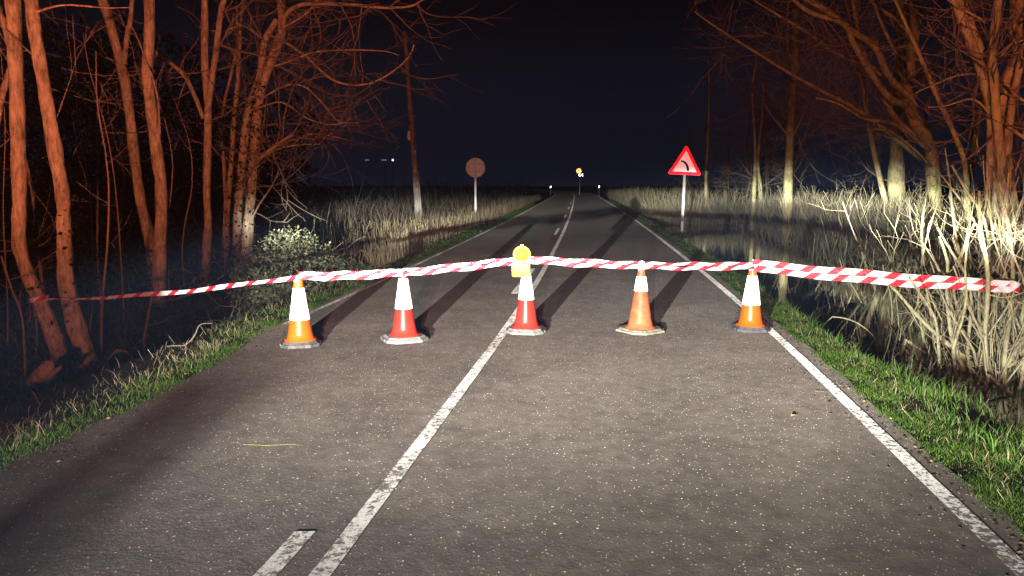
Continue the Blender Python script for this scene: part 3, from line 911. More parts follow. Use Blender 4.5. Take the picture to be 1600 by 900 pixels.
# thin saplings and shoots of the left wood
def sapling(px, Y, rpx, label, n=4, L=.8, name='sapling', mat='twig', group=None, grp_z=None, tl=1):
    l = limb(px, Y, rpx, sub=4)
    Pn, Rn = l
    root = empty(name, (Pn[0][0], Pn[0][1], gz(Pn[0][0], Pn[0][1])), label, 'sapling', group)
    z0 = gz(Pn[0][0], Pn[0][1]) - .08
    if Pn[0][2] > z0: Pn = np.concatenate([[[Pn[0][0], Pn[0][1], z0]], Pn]); Rn = np.concatenate([[Rn[0] * 1.1], Rn])
    t = TB(); t.tube(Pn, Rn, 6); t.build('stem', M[mat], root, True)
    if n:
        t = TB(); twigs_on(t, Pn, Rn, n, L, (0, -.1, .35), frac=(.3, 1), lvl=tl, rk=.55, up=.1)
        tag(t.build('twigs', M[mat], root), kind='stuff')
    return root
gl = 'saplings in the left-hand wood'
SAP = (
        ([(158, 550), (160, 470), (168, 380), (170, 300), (165, 240), (152, 160), (150, 80)], 9.8, [2.2, 1.8, 1.3, .8]),
        ([(225, 530), (232, 490), (240, 450)], 9.4, [2, 1.6, 1.3]),
        ([(40, 590), (35, 500), (18, 450), (2, 400)], 8.6, [2, 1.6, 1.2]),
        ([(55, 570), (58, 520), (52, 470), (45, 380), (40, 250), (42, 150)], 10, [1.6, 1.3, .8]),
        ([(140, 520), (146, 440), (140, 300), (122, 200), (118, 100), (113, 20)], 11.5, [1.4, 1.1, .6]),
        ([(195, 520), (190, 420), (180, 290), (165, 200), (140, 110), (128, 40)], 12.5, [1.4, 1.1, .6]),
        ([(290, 480), (285, 380), (300, 290), (295, 220), (270, 150)], 15, [1.4, 1.1, .6]),
        ([(265, 470), (262, 360), (270, 260), (258, 190), (243, 140), (256, 100)], 13.6, [1.3, 1, .6]),
        ([(350, 480), (352, 430), (350, 350), (352, 250)], 16, [1.2, 1, .6]),
        ([(75, 560), (66, 440), (55, 330), (40, 250), (5, 140)], 11, [3.6, 3.2, 2.4, 1.6]),
        ([(10, 600), (12, 480), (5, 330), (8, 200), (0, 60)], 10.5, [1.4, 1, .6]))
SAPL = ['thin sapling crossing the tape between the two thick trunks and the straight tree',
        'short leaning shoot below the tape beside the straight tree',
        'crooked shoot in front of the taped tree',
        'thin straight shoot just behind the taped tree',
        'thin shoot rising beside the ivy-blotched tree',
        'thin bent shoot between the ivy-blotched tree and the forked one',
        'thin wavy shoot in front of the slim forked tree',
        'thin shoot winding up close to the straight tree',
        'straight thin shoot in front of the ivied clump',
        'stout sapling leaning out behind the taped tree',
        'thin shoot beyond the taped tree at the wood edge']
for (px, Y, r), lab in zip(SAP, SAPL):
    sapling(px, Y, r, lab, 3, .9, group=gl)
sapling([(152, 400), (153, 300), (152, 180), (160, 145), (157, 130)], 13.2, [2, 1.6, 1.1], 'pale snapped sapling with a crooked top between the leaning trunks', 8, 1.2)

# fallen wood on the left bank
st = empty('broken_stump', gp(70, 600, -.5), 'splintered stump lying below the taped tree', 'stump')
t = TB(); t.tube([gp(52, 606, -.55), gp(60, 590, -.45), at(75, 572, 7.45), at(78, 566, 7.5)], [.09, .09, .06, .02], 9)
t.build('trunk', M['bark'], st, True)
t = TB(); t.tube([gp(70, 604, -.5), at(84, 582, 7.4), at(96, 573, 7.4)], [.03, .03, .015], 6); t.build('branch', M['bark'], st, True)
for px, lab in (([(262, 562), (300, 530), (312, 508), (332, 505)], 'thin fallen branch arching on the dark bank beside the verge'),):
    Pn, Rn = limb(px, 7.6, [1.1, .9, .5])
    Pn[:, 2] = np.maximum(Pn[:, 2], [gz(a, b) + .01 for a, b in Pn[:, :2]])
    t = TB(); t.tube(Pn, Rn, 5); o = t.build('fallen_branch', M['twig'])
    tag(o, lab, 'branch')
Pn, Rn = limb([(165, 515), (180, 500), (198, 505), (208, 520)], 9.3, [2.4, 2.4, 1.6])
Pn[:, 2] += (gz(Pn[0][0], Pn[0][1]) + .03 - Pn[0][2])
t = TB(); t.tube(Pn, Rn, 7); tag(t.build('fallen_branch', M['bark'], None, True), 'curved fallen bough below the tape between the trunks', 'branch')

# matted dead leaves, stalks and low shoots on the floor of the wood
n = 9000
Y = 5.5 + 14 * rng.uniform(0, 1, n) ** 1.1; u = -4.0 - 11 * rng.uniform(0, 1, n) ** 1.3
pos = place(Y, u)
fc_ = np.asarray([(.06, .045, .03), (.09, .07, .045), (.04, .045, .02), (.12, .10, .065)])
V_, Q_, T_, C_c = blades(pos, rng.uniform(.04, .30, n), rng.uniform(.006, .03, n), rng.uniform(.3, 1.5, n), fc_[rng.integers(0, 4, n)])
tag(mesh_np('undergrowth', V_, [Q_, T_], M['dead'], col=C_c), 'dim matted undergrowth and dead leaves on the floor of the wood', 'undergrowth', kind='stuff')

# brambles
def bramble(lobes, n, label, cols, canes=30, size=(.035, .075), group=None, mat='leaf', cane='farbark'):
    lobes = np.asarray(lobes, float)
    b = lobes[0]
    root = empty('bramble_bush', (b[0], b[1], gz(b[0], b[1])), label, 'bush', group)
    V, T, c = leaf_cloud(lobes, n, 1.0, size, cols)
    mesh_np('foliage', V, T, M[mat], root, col=c)
    t = TB()
    for _ in range(canes):
        l = lobes[rng.integers(0, len(lobes))]
        p = np.array([l[0] + rng.normal(0, l[3] * .4), l[1] + rng.normal(0, l[3] * .4), 0]); p[2] = gz(p[0], p[1]) - .03
        grow(t, p, np.array([rng.normal(0, .6), rng.normal(0, .5), 1.]), l[3] * rng.uniform(1.3, 2.4), .006, 1, .7, -.02, .22, 2, 4, 7, .25)
    t.build('canes', M[cane], root)
    return root
def lobe(px, py, Y, r):
    return (*at(px, py, Y), r)
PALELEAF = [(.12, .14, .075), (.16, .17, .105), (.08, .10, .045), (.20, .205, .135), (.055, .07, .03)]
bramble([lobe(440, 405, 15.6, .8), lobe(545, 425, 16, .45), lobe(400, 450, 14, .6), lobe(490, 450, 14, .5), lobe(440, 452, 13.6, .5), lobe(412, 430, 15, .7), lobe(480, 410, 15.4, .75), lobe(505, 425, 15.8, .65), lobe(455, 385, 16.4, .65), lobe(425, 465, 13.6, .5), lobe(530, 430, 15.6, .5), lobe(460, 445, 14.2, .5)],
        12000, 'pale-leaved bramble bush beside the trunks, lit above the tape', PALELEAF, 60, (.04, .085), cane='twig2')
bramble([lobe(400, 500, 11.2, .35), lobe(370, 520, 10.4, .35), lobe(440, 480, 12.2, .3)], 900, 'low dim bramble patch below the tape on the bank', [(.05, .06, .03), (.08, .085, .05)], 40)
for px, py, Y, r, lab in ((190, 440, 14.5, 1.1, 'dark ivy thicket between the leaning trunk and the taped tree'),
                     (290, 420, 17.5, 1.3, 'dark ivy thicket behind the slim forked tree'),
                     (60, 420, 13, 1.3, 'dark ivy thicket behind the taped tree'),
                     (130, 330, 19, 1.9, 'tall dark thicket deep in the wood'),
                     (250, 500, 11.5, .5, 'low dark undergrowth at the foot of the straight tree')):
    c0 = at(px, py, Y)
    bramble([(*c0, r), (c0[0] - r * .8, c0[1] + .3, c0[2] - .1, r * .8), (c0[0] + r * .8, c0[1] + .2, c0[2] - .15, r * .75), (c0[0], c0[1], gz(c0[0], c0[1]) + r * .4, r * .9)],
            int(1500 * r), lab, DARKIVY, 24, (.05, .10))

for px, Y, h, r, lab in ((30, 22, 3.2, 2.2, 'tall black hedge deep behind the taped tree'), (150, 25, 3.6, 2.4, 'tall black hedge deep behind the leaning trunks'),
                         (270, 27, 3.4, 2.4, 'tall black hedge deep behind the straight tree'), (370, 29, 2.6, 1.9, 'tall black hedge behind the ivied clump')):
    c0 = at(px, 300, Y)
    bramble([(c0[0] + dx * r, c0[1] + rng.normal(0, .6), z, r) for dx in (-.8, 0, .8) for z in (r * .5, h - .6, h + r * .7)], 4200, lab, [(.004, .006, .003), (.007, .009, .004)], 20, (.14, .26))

# ---- right-hand flooded bank
TR = lambda *a, **k: tree(*a, mat='bark2', twmat='twig', **k)
Ra = limb([(1229, 366), (1231, 300), (1235, 200), (1238, 150), (1242, 100), (1243, 20), (1244, -10)], 30.5, [9, 6.5, 5.5, 5, 4.5, 4], ext=3)
Rab = [limb(p, 30.5, r, dy=-.6) for p, r in (([(1234, 215), (1222, 200), (1205, 180), (1190, 155)], [1.8, 1.2, .7]), ([(1236, 220), (1250, 190), (1262, 165)], [1.5, 1, .6]))]
TR('slim straight bare tree standing in the water beyond the triangular sign', [Ra], Rab,
   tw=lambda t: twigs_on(t, *Ra, 40, 2.6, (-.3, -.1, .3), frac=(.25, 1), lvl=1, rk=.2))
Rb = limb([(1404, 360), (1400, 300), (1403, 200), (1410, 83), (1413, -5)], 26, [13, 11, 10.5, 10], ext=3)
Rb2 = limb([(1418, 395), (1405, 365), (1388, 330), (1375, 280), (1360, 210), (1350, 150)], 24.5, [5, 4.5, 4, 3], ext=2)
TR('broad dull trunk standing back behind the brush', [Rb], [Rb2],
   tw=lambda t: twigs_on(t, *Rb, 30, 3.2, (-.7, -.3, .25), frac=(.2, 1), lvl=2, rk=.1))
Rc = limb([(1474, 411), (1470, 350), (1460, 300), (1453, 227), (1430, 190), (1420, 150), (1422, 107), (1430, 50), (1431, -5)], 19.6, [11, 9.5, 8.5, 8, 7.5], ext=3)
Rl = [limb(p, Y, r, dy=d, ext=e) for p, Y, r, d, e in (
    ([(1420, 150), (1413, 143), (1387, 117), (1367, 73), (1333, 50), (1310, 30), (1263, 0)], 19.6, [6, 5, 4.5, 4], -1.5, 2.5),
    ([(1440, 195), (1415, 165), (1390, 153), (1360, 113), (1333, 67), (1317, 37), (1267, 20), (1235, -5)], 19.6, [6, 5, 3.8, 2.5], -2, 2),
    ([(1450, 230), (1400, 185), (1370, 130), (1345, 70), (1333, 0)], 19.8, [4.5, 4, 3], .5, 2),
    ([(1440, 250), (1380, 200), (1330, 165), (1280, 140), (1235, 115), (1170, 75), (1115, 40), (1085, 18)], 20, [3.5, 3, 2.2, 1], 1.2, 0),
    ([(1420, 160), (1370, 110), (1310, 85), (1260, 50), (1210, 20), (1170, -5)], 20, [3.5, 3, 2.2, 1.2], 1, 1.5),
    ([(1452, 235), (1400, 195), (1350, 185), (1310, 162), (1275, 153)], 19.4, [3, 2.5, 1.8, 1], -1, 0),
    ([(1455, 260), (1425, 230), (1390, 205), (1355, 202)], 19.4, [2.2, 1.8, .9], -.7, 0),
    ([(1425, 100), (1400, 80), (1375, 30), (1365, -5)], 19.6, [3.2, 2.6, 2], -.4, 1.5),
    ([(1428, 70), (1405, 35), (1370, 10), (1355, -10)], 19.6, [3, 2.4, 1.8], -.4, 1.5))]
def rc_tw(t):
    for Pn, Rn in Rl:
        twigs_on(t, Pn, Rn, 18, 2.2, (-.6, -.1, .15), frac=(.25, 1), lvl=2, rk=.25, up=.03, kids=4)
    twigs_on(t, *Rc, 20, 1.6, (.4, -.2, .3), frac=(.3, 1), lvl=1, rk=.2)
TR('crooked orange-lit tree whose limbs arch out over the road', [Rc], Rl, tw=rc_tw)
Rh = [limb(p, Y, r, ext=2.5) for p, Y, r in (
    ([(1556, 520), (1552, 400), (1550, 300), (1550, 200), (1547, 160), (1533, 110), (1517, 67), (1493, -2)], 11.2, [11, 9, 8, 7, 6.5]),
    ([(1570, 520), (1565, 400), (1562, 300), (1560, 210), (1550, 150), (1535, 90), (1512, 30), (1500, -5)], 11.5, [10, 8, 7, 6]),
    ([(1580, 525), (1572, 400), (1566, 280), (1558, 190), (1553, 120), (1550, 70), (1560, 0)], 11.0, [9, 7.5, 6.5, 5.5]),
    ([(1590, 520), (1578, 380), (1562, 270), (1558, 200), (1570, 140), (1586, 90), (1590, -5)], 11.6, [12, 10, 9, 8.5]),
    ([(1600, 525), (1596, 400), (1580, 300), (1575, 220), (1590, 120), (1610, 40)], 11.3, [8, 7, 6, 5]))]
Rhb = [limb(p, 11.2, r, dy=d) for p, r, d in (
    ([(1550, 180), (1520, 155), (1480, 165), (1450, 168)], [1.8, 1.4, .8], -.4),
    ([(1525, 115), (1495, 118), (1460, 132), (1430, 145)], [1.6, 1.2, .7], -.4),
    ([(1572, 195), (1600, 215), (1625, 230)], [3, 2.6, 2], -.3),
    ([(1570, 130), (1590, 150), (1615, 170)], [2.4, 2, 1.6], -.2),
    ([(1563, 90), (1580, 70), (1610, 60)], [2, 1.6, 1.2], -.2),
    ([(1540, 35), (1515, 20), (1495, 10), (1470, -10)], [2, 1.6, 1.2], -.3))]
def rh_tw(t):
    for l in Rh: twigs_on(t, *l, 14, 1.5, (-.4, -.1, .2), frac=(.35, 1), lvl=1, rk=.2)
    for l in Rhb: twigs_on(t, *l, 8, .9, (-.3, 0, .1), lvl=1, rk=.5)
TR('bundle of thick intertwined trunks rising behind the end of the tape', Rh, Rhb, tw=rh_tw)
Rg = limb([(1512, 330), (1510, 300), (1507, 253), (1487, 200), (1467, 157), (1447, 110), (1430, 70), (1413, 33)], 14, [4.5, 4, 3.5, 2.5], ext=1.5)
TR('slanting bare stem leaning across the crooked tree', [Rg], tw=lambda t: twigs_on(t, *Rg, 16, 1.3, (.1, 0, .3), rk=.4))
Ry = limb([(1500, 412), (1497, 380), (1500, 340), (1508, 310), (1520, 250), (1528, 190)], 18.6, [9, 8, 7, 5, 4], ext=1)
TR('yellow-lichened short trunk standing in the ditch behind the tape', [Ry], tw=lambda t: twigs_on(t, *Ry, 12, 1.2, (0, 0, .3), rk=.3))
for px, Y, r, lab in (
    ([(1176, 348), (1178, 300), (1180, 240), (1176, 150)], 37, [4, 3.2, 2.4, 1.6], 'pale young tree mirrored in the pool beside another'),
    ([(1186, 348), (1188, 300), (1184, 250), (1190, 190)], 37.3, [3.5, 3, 2.2, 1.4], 'thinner young tree next to the pale one by the pool'),
    ([(1104, 345), (1103, 280), (1106, 220), (1108, 150)], 41, [3, 2.4, 1.8, 1.2], 'dim tall sapling just behind the triangular sign')):
    l = limb(px, Y, r, ext=2)
    TR(lab, [l], tw=lambda t, l=l: twigs_on(t, *l, 14, 2, (0, 0, .3), rk=.35))
# further leafless trees whose twigs make the dim reddish veil above the brush
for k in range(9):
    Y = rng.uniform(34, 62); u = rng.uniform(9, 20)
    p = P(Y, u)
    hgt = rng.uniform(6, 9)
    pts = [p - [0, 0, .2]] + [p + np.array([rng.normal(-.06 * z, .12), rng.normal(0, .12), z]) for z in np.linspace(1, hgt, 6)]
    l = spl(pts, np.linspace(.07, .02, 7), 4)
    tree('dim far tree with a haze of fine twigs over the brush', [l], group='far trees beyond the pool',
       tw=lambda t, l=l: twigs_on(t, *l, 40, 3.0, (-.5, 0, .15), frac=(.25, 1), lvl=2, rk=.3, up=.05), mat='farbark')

# coppiced shrubs along the near edge of the ditch
def shrub(x, y, n, h, r, label, group=None, spread=.22, tw=3, base_r=.28, mat='stem', lean=(0, 0)):
    z = gz(x, y)
    root = empty('coppiced_shrub', (x, y, z), label, 'shrub', group)
    tt = TB()
    for _ in range(n):
        p = np.array([x + rng.normal(0, base_r), y + rng.normal(0, base_r), 0]); p[2] = gz(p[0], p[1]) - .1
        d = np.array([rng.normal(lean[0], spread), rng.normal(lean[1], spread), 1.])
        L = h * rng.uniform(.6, 1.15); seg = 7
        pts = [p]; dd = d / np.linalg.norm(d)
        for s in range(seg):
            dd = dd + rng.normal(0, .15, 3) + np.array([0, 0, .06]); dd /= np.linalg.norm(dd)
            pts.append(pts[-1] + dd * L / seg)
        rr = r * rng.choice([.4, .55, .8, 1.0, 1.35])
        Pn, Rn = spl(pts, np.linspace(rr, rr * .45, seg + 1) * rng.uniform(.85, 1.15, seg + 1), 2)
        t = TB(); t.tube(Pn, Rn, 7); t.build('stem', M[mat], root, True)
        twigs_on(tt, Pn, Rn, tw, h * .26, (0, 0, .4), frac=(.1, 1), lvl=1, rk=.3, kids=2, spread=.6)
    tag(tt.build('twigs', M['twig2'], root), kind='stuff')
    return root
def sh(px, py, Y, *a, **k):
    p = at(px, py, Y); return shrub(p[0], p[1], *a, **k)
sh(1552, 600, 7.7, 16, 2.6, .022, 'leaning pale shrub the tape is tied to, rooted on the bank', spread=.16, base_r=.16, lean=(-.02, .02))
sh(1592, 590, 7.9, 17, 2.8, .024, 'dense pale shrub on the bank just past the end of the tape', spread=.16, base_r=.18)
sh(1640, 610, 7.6, 14, 2.8, .024, 'pale shrub at the bank beyond the dense one past the tape', spread=.16, base_r=.2)
sh(1520, 545, 9.1, 15, 2.6, .021, 'pale shrub in the ditch behind the tape end', spread=.18, base_r=.2)
sh(1580, 540, 9.6, 15, 3.0, .024, 'pale shrub in the ditch in front of the intertwined trunks', spread=.16, base_r=.25)
sh(1475, 470, 12.5, 8, 2.4, .018, 'thin shrub in the ditch below the crooked tree', spread=.22, base_r=.25)
sh(1420, 450, 14.5, 8, 2.2, .018, 'thin sprawling shrub in the water below the broad dull trunk', spread=.3, base_r=.3)
sh(1530, 440, 15, 9, 2.8, .022, 'upright shrub in the ditch beside the yellow trunk', spread=.2, base_r=.3)
sh(1500, 500, 10.6, 9, 2.3, .016, 'slender shrub rooted in the ditch between the tape and the crooked tree', spread=.24, base_r=.22)
sh(1560, 500, 11.8, 10, 2.8, .022, 'shrub in the water right against the intertwined trunks', spread=.2, base_r=.3)
sh(1440, 420, 17.5, 9, 2.3, .018, 'shrub in the water beside the foot of the crooked tree', spread=.3, base_r=.35)
sh(1330, 385, 23, 9, 2.2, .018, 'shrub on the far shore between the slim tree and the broad trunk', spread=.4, base_r=.5)
sh(1290, 380, 24.5, 9, 2.0, .017, 'shrub on the far shore just beside the slim straight tree', spread=.4, base_r=.5)
sh(1625, 560, 9.0, 10, 3.0, .026, 'tall shrub in the ditch behind the ones past the tape', spread=.15, base_r=.25)
sh(1395, 470, 13.2, 9, 1.9, .015, 'low shrub standing in the ditch behind the arched dead branch', spread=.3, base_r=.35)
sh(1360, 430, 16.2, 9, 1.8, .015, 'low shrub in the water between the tape and the broad dull trunk', spread=.35, base_r=.4)
sh(1290, 400, 21, 8, 1.6, .014, 'sparse low shrub in the water in front of the far shore', spread=.4, base_r=.4)
sh(1450, 500, 10.4, 8, 1.8, .014, 'wispy shrub on the ditch bottom beside the dead bough', spread=.3, base_r=.25)
gsh = 'shrubs on the far shore of the ditch'
for k in range(34):
    Y = rng.uniform(12, 40); u = 9.2 + abs(rng.normal(0, 1.3)) + .2
    if Y > 36: u = rng.uniform(5.5, 11)
    shrub(float(xc(Y) + u), Y, int(rng.integers(5, 9)), rng.uniform(1.4, 2.6), rng.uniform(.012, .02), 'bushy tangle of thin bare stems on the far shore of the ditch', gsh, spread=.4, base_r=.35, tw=4, mat='stem')
# stumps of cut stems sticking up from the water near the far shore
for k in range(14):
    Y = rng.uniform(13, 22); u = rng.uniform(8.2, 9.4)
    p = P(Y, u); p[2] = -.6
    t = TB(); t.tube([p, p + [rng.normal(0, .08), 0, .6], p + [rng.normal(0, .15), 0, rng.uniform(.9, 1.5)]], [.03, .026, .018], 6)
    tag(t.build('cut_stem', M['stem'], None, True), 'short pale stem sticking straight up from the flooded ditch', 'stem', 'cut stems standing in the ditch')
# fallen branches on the near bank
for px, Y, r, lab in (([(1300, 495), (1318, 497), (1340, 505), (1362, 522), (1372, 540)], 9.6, [1.1, 1.1, .7], 'thin arched dead branch over the bank behind the last orange cone'),
                 ([(1415, 530), (1440, 548), (1470, 560), (1490, 572)], 8.6, [2.6, 2.2, 1.4], 'pale dead bough lying on the ditch bank'),
                 ([(1545, 585), (1565, 605), (1585, 622)], 7.4, [3, 2.4, 1.4], 'yellowish dead bough sloping down from the pale shrubs')):
    Pn, Rn = limb(px, Y, r, dy=-.3)
    a0 = Pn[0] + np.array([-.28, -.25, 0]); a0[2] = gz(a0[0], a0[1]) - .02      # both ends rest on the bank
    a1 = Pn[-1] + np.array([.12, -.05, 0]); a1[2] = gz(a1[0], a1[1]) - .03
    Pn = np.concatenate([[a0, (a0 + Pn[0]) / 2 + [0, 0, .03]], Pn, [(a1 + Pn[-1]) / 2, a1]]); Rn = np.r_[Rn[0], Rn[0], Rn, Rn[-1], Rn[-1]]
    t = TB(); t.tube(Pn, Rn, 6); tag(t.build('fallen_branch', M['stem'], None, True), lab, 'branch')

# ------------------------------------------------------------------ utility pole, signs, posts
pb = gp(655, 350, -.2)
pole = empty('utility_pole', (pb[0], pb[1], gz(pb[0], pb[1])), 'leaning weathered wooden utility pole above the reeds', 'pole')
top = at(632, 50, pb[1])
foot = np.array([pb[0], pb[1], gz(pb[0], pb[1]) - .3])
t = TB(); t.tube(np.linspace(foot, top, 8), np.linspace(.155, .10, 8), 12); t.build('shaft', M['polewood'], pole, True)
def on_pole(f, dx=0, dy=0): return foot + (top - foot) * f + np.array([dx, dy, 0])
t = TB(); t.tube([on_pole(.0, .15, -.08), on_pole(.30, .15, -.08)], .045, 8); t.build('conduit', M['shed'], pole, True)
t = TB(); q = on_pole(.48, -.14, -.06)
t.prism([(.09 * math.cos(a), .22 * math.sin(a)) for a in np.linspace(0, 2 * np.pi, 14, endpoint=False)], -.02, .02, q, rotx(R(90)) ); t.build('plate', M['signback'], pole)
for f in (.40, .62, .30):
    t = TB(); t.lathe([(.145 - .04 * f + .004, -.02), (.145 - .04 * f + .004, .02)], on_pole(f), 14); t.build('strap', M['galv'], pole)
t = TB(); t.tube([on_pole(.58, .12), on_pole(.58, .17, -.03)], .025, 6); t.build('bolt', M['galv'], pole)
ga = gp(551, 345, -.3)
t = TB(); t.tube([on_pole(.985), (ga[0], ga[1], gz(ga[0], ga[1]) - .05)], .008, 4)
t.build('stay_wire', M['wire'], pole)

def disc(tb, c, r, th, k=28, rot=None):
    tb.lathe([(r * .97, -th / 2), (r, -th / 4), (r, th / 4), (r * .97, th / 2)], c, k, rot)
rs = at(743, 330, 36)
rsg = empty('round_sign', (rs[0], rs[1], gz(rs[0], rs[1])), 'back of a round road sign among the reeds', 'sign')
rc = at(743, 262, 36)
t = TB(); disc(t, rc, .45, .03, 28, rotx(R(90)) ); t.build('plate', M['signback'], rsg)
t = TB(); t.lathe([(.45, -.02), (.468, -.02), (.468, .02), (.45, .02)], rc + [0, -.004, 0], 28, rotx(R(90)), close=False); t.build('rim', M['galv'], rsg)
t = TB(); t.box(((rc[0] + rs[0]) / 2, rc[1] - .055, (gz(rs[0], rs[1]) - .3 + rc[2] + .4) / 2), (.085, .05, rc[2] + .4 - gz(rs[0], rs[1]) + .3)); t.build('post', M['galv'], rsg)
for dz in (-.2, .2):
    t = TB(); t.box((rc[0], rc[1] - .035, rc[2] + dz), (.5, .03, .04)); t.build('clamp', M['galv'], rsg)

# triangular curve-warning sign
YS = 29.0
pbot = at(1066, 348, YS); c1 = at(1071, 262, YS)
side = 53.5 / FPX * YS
tri = empty('warning_sign', (pbot[0], pbot[1], gz(pbot[0], pbot[1])), 'red-bordered triangular sign warning of a left-hand bend', 'sign')
sc = at(1070.5, 256.5, YS)
TILT = roty(R(2.5))
def tri_poly(s, rad, k=6):
    hgt = s * math.sqrt(3) / 2
    pts = []
    for cx, cz, a0 in ((-s / 2 + rad * math.sqrt(3), -hgt / 3 + rad, 150), (s / 2 - rad * math.sqrt(3), -hgt / 3 + rad, 270), (0, 2 * hgt / 3 - 2 * rad, 30)):
        for q in range(k):
            a = R(a0 + 120 * q / (k - 1))
            pts.append((cx + rad * math.cos(a), cz + rad * math.sin(a)))
    return np.array(pts)
STAND = TILT @ rotx(R(90))      # local xy -> x,z ; local z -> -y (towards the camera)
oc = sc + np.array([0, 0, -.02])
t = TB(); t.prism(tri_poly(side, .055), -.03, 0, oc, STAND); t.build('plate', M['signback'], tri)
t = TB(); t.prism(tri_poly(side * .985, .05), 0.001, .006, oc, STAND); t.build('border', M['signred'], tri)
t = TB(); t.prism(tri_poly(side * .70, .02), .0075, .011, oc, STAND); t.build('panel', M['signwhite'], tri)
arc = []
w = side
for q in range(13):
    a = R(4 + 86 * q / 12)
    arc.append((-.13 * w + .22 * w * math.cos(a), -.16 * w + .26 * w * math.sin(a)))
arc = np.array(arc); arc = np.concatenate([[(arc[0][0], arc[0][1] - .03 * w)], arc])
tg = np.gradient(arc, axis=0); tg /= np.linalg.norm(tg, axis=1)[:, None]; nrm = np.stack([-tg[:, 1], tg[:, 0]], -1)
hw = np.linspace(.038, .024, len(arc))[:, None] * w
Lh = arc + nrm * hw; Rh_ = arc - nrm * hw; n = len(arc)
V2 = np.concatenate([np.c_[Lh, np.full(n, .013)], np.c_[Rh_, np.full(n, .013)]]) @ STAND.T + oc
i = np.arange(n - 1)
mesh_np('curve_symbol', V2, np.stack([i, i + 1, i + 1 + n, i + n], -1), M['signblack'], tri)
t = TB()
ptop = oc + STAND @ np.array([0, .3, -.06])
pfoot = np.array([pbot[0], pbot[1] + .06, gz(pbot[0], pbot[1]) - .2])
mid = (ptop + pfoot) / 2; dv = ptop - pfoot; ln = np.linalg.norm(dv)
ax = math.atan2(dv[0], dv[2])
t.box(mid, (.09, .05, ln), roty(ax)); t.build('post', M['galv'], tri)

# far bend sign with chevrons, and delineator posts
YF = 108.0
fb = at(906, 268, YF)
fx, fy = fb[0], YF
far = empty('bend_sign', (fx, fy, gz(fx, fy)), 'far round amber sign over a white chevron plate at the bend', 'sign')
fc = at(904.5, 267, YF)
t = TB(); disc(t, fc, .42, .03, 24, rotx(R(90))); t.build('plate', M['signblack'], far)
t = TB(); disc(t, fc + [0, -.03, 0], .36, .02, 24, rotx(R(90))); t.build('face', M['signamber'], far)
t = TB()
for dx in (-.11, .09):
    t.lathe([(.045, -.01), (.08, -.01), (.08, .01), (.045, .01)], fc + np.array([dx, -.05, 0]), 12, rotx(R(90)), close=False)
t.build('numerals', M['signblack'], far)
cc = at(907.5, 273.5, YF)
t = TB(); t.box(cc, (.95, .03, .5)); t.build('chevron_plate', M['signblack'], far)
for dx in (-.2, .2):
    a = cc + np.array([dx, -.03, 0])
    pts = np.array([(-.16, 0), (.02, .2), (.17, .2), (-.01, 0), (.17, -.2), (.02, -.2)])
    V = np.c_[a[0] + pts[:, 0], np.full(6, a[1]), a[2] + pts[:, 1]]
    mesh_np('chevron', V, np.array([(0, 1, 2, 3), (0, 3, 4, 5)]), M['farwhite'], far)
t = TB(); t.box((fx, fy + .06, (fc[2] + gz(fx, fy) - .3) / 2), (.09, .06, fc[2] - gz(fx, fy) + .3)); t.build('post', M['galv'], far)
for px, py, Yd, lab in ((860.5, 292, 105, 'far delineator post with a glowing reflector on the outer curve'), (936, 292, 100, 'far delineator post with a glowing reflector on the ditch side')):
    c = at(px, py, Yd); g = gz(c[0], c[1])
    d = empty('delineator_post', (c[0], c[1], g), lab, 'post')
    t = TB(); t.box((c[0], c[1] + .04, (c[2] + .15 + g - .2) / 2), (.11, .06, c[2] + .15 - g + .2)); t.build('post', M['shed'], d)
    t = TB(); t.box((c[0], c[1] - .005, c[2]), (.16, .02, .2)); t.build('reflector', M['farwhite'], d)

# three distant lit lamps beyond the fields
for a_, b_, hh, mat_, lab in ((570, 577, .45, 'litwin', 'distant strip lamp on a tall mast, dimmest of the three'), (596, 604, .5, 'litwin', 'distant strip lamp on a tall mast beside the bright round one'),
                              (611.5, 615.5, 1.2, 'litlamp', 'distant bright round lamp on a tall mast beside the utility pole')):
    l_, r_ = at(a_, 250, 420.0), at(b_, 250, 420.0)
    mx_ = (l_[0] + r_[0]) / 2
    ms = empty('lamp_mast', (mx_, 421, gz(mx_, 421)), lab, 'lamp')
    t = TB(); t.tube([(mx_, 421.0, gz(mx_, 421) - .3), (mx_, 421, l_[2] + .3)], [.16, .08], 8); t.build('mast', M['dark'], ms, True)
    t = TB(); t.box((mx_, 420.75, l_[2]), (r_[0] - l_[0] + .1, .3, hh + .1)); t.build('housing', M['dark'], ms)
    t = TB()
    if hh > 1: t.lathe([(.1, 0), (.5, .03), (.62, .1), (.5, .2), (.1, .3)], (mx_, 420.6, l_[2]), 14, rotx(R(90)))
    else: t.box((mx_, 420.55, l_[2]), (r_[0] - l_[0], .1, hh))
    t.build('lamp_face', M[mat_], ms)

# ------------------------------------------------------------------ traffic cones
def cone_uv(prof, c, k, name, mat, parent):
    tb = TB(); tb.lathe(prof, c, k, close=False)
    n = len(prof); z = np.array([p[1] for p in prof])
    uv = np.array([(j / k, (zz - z.min()) / (z.max() - z.min())) for zz in z for j in range(k)])
    return tb.build(name, mat, parent, True, uv=uv)

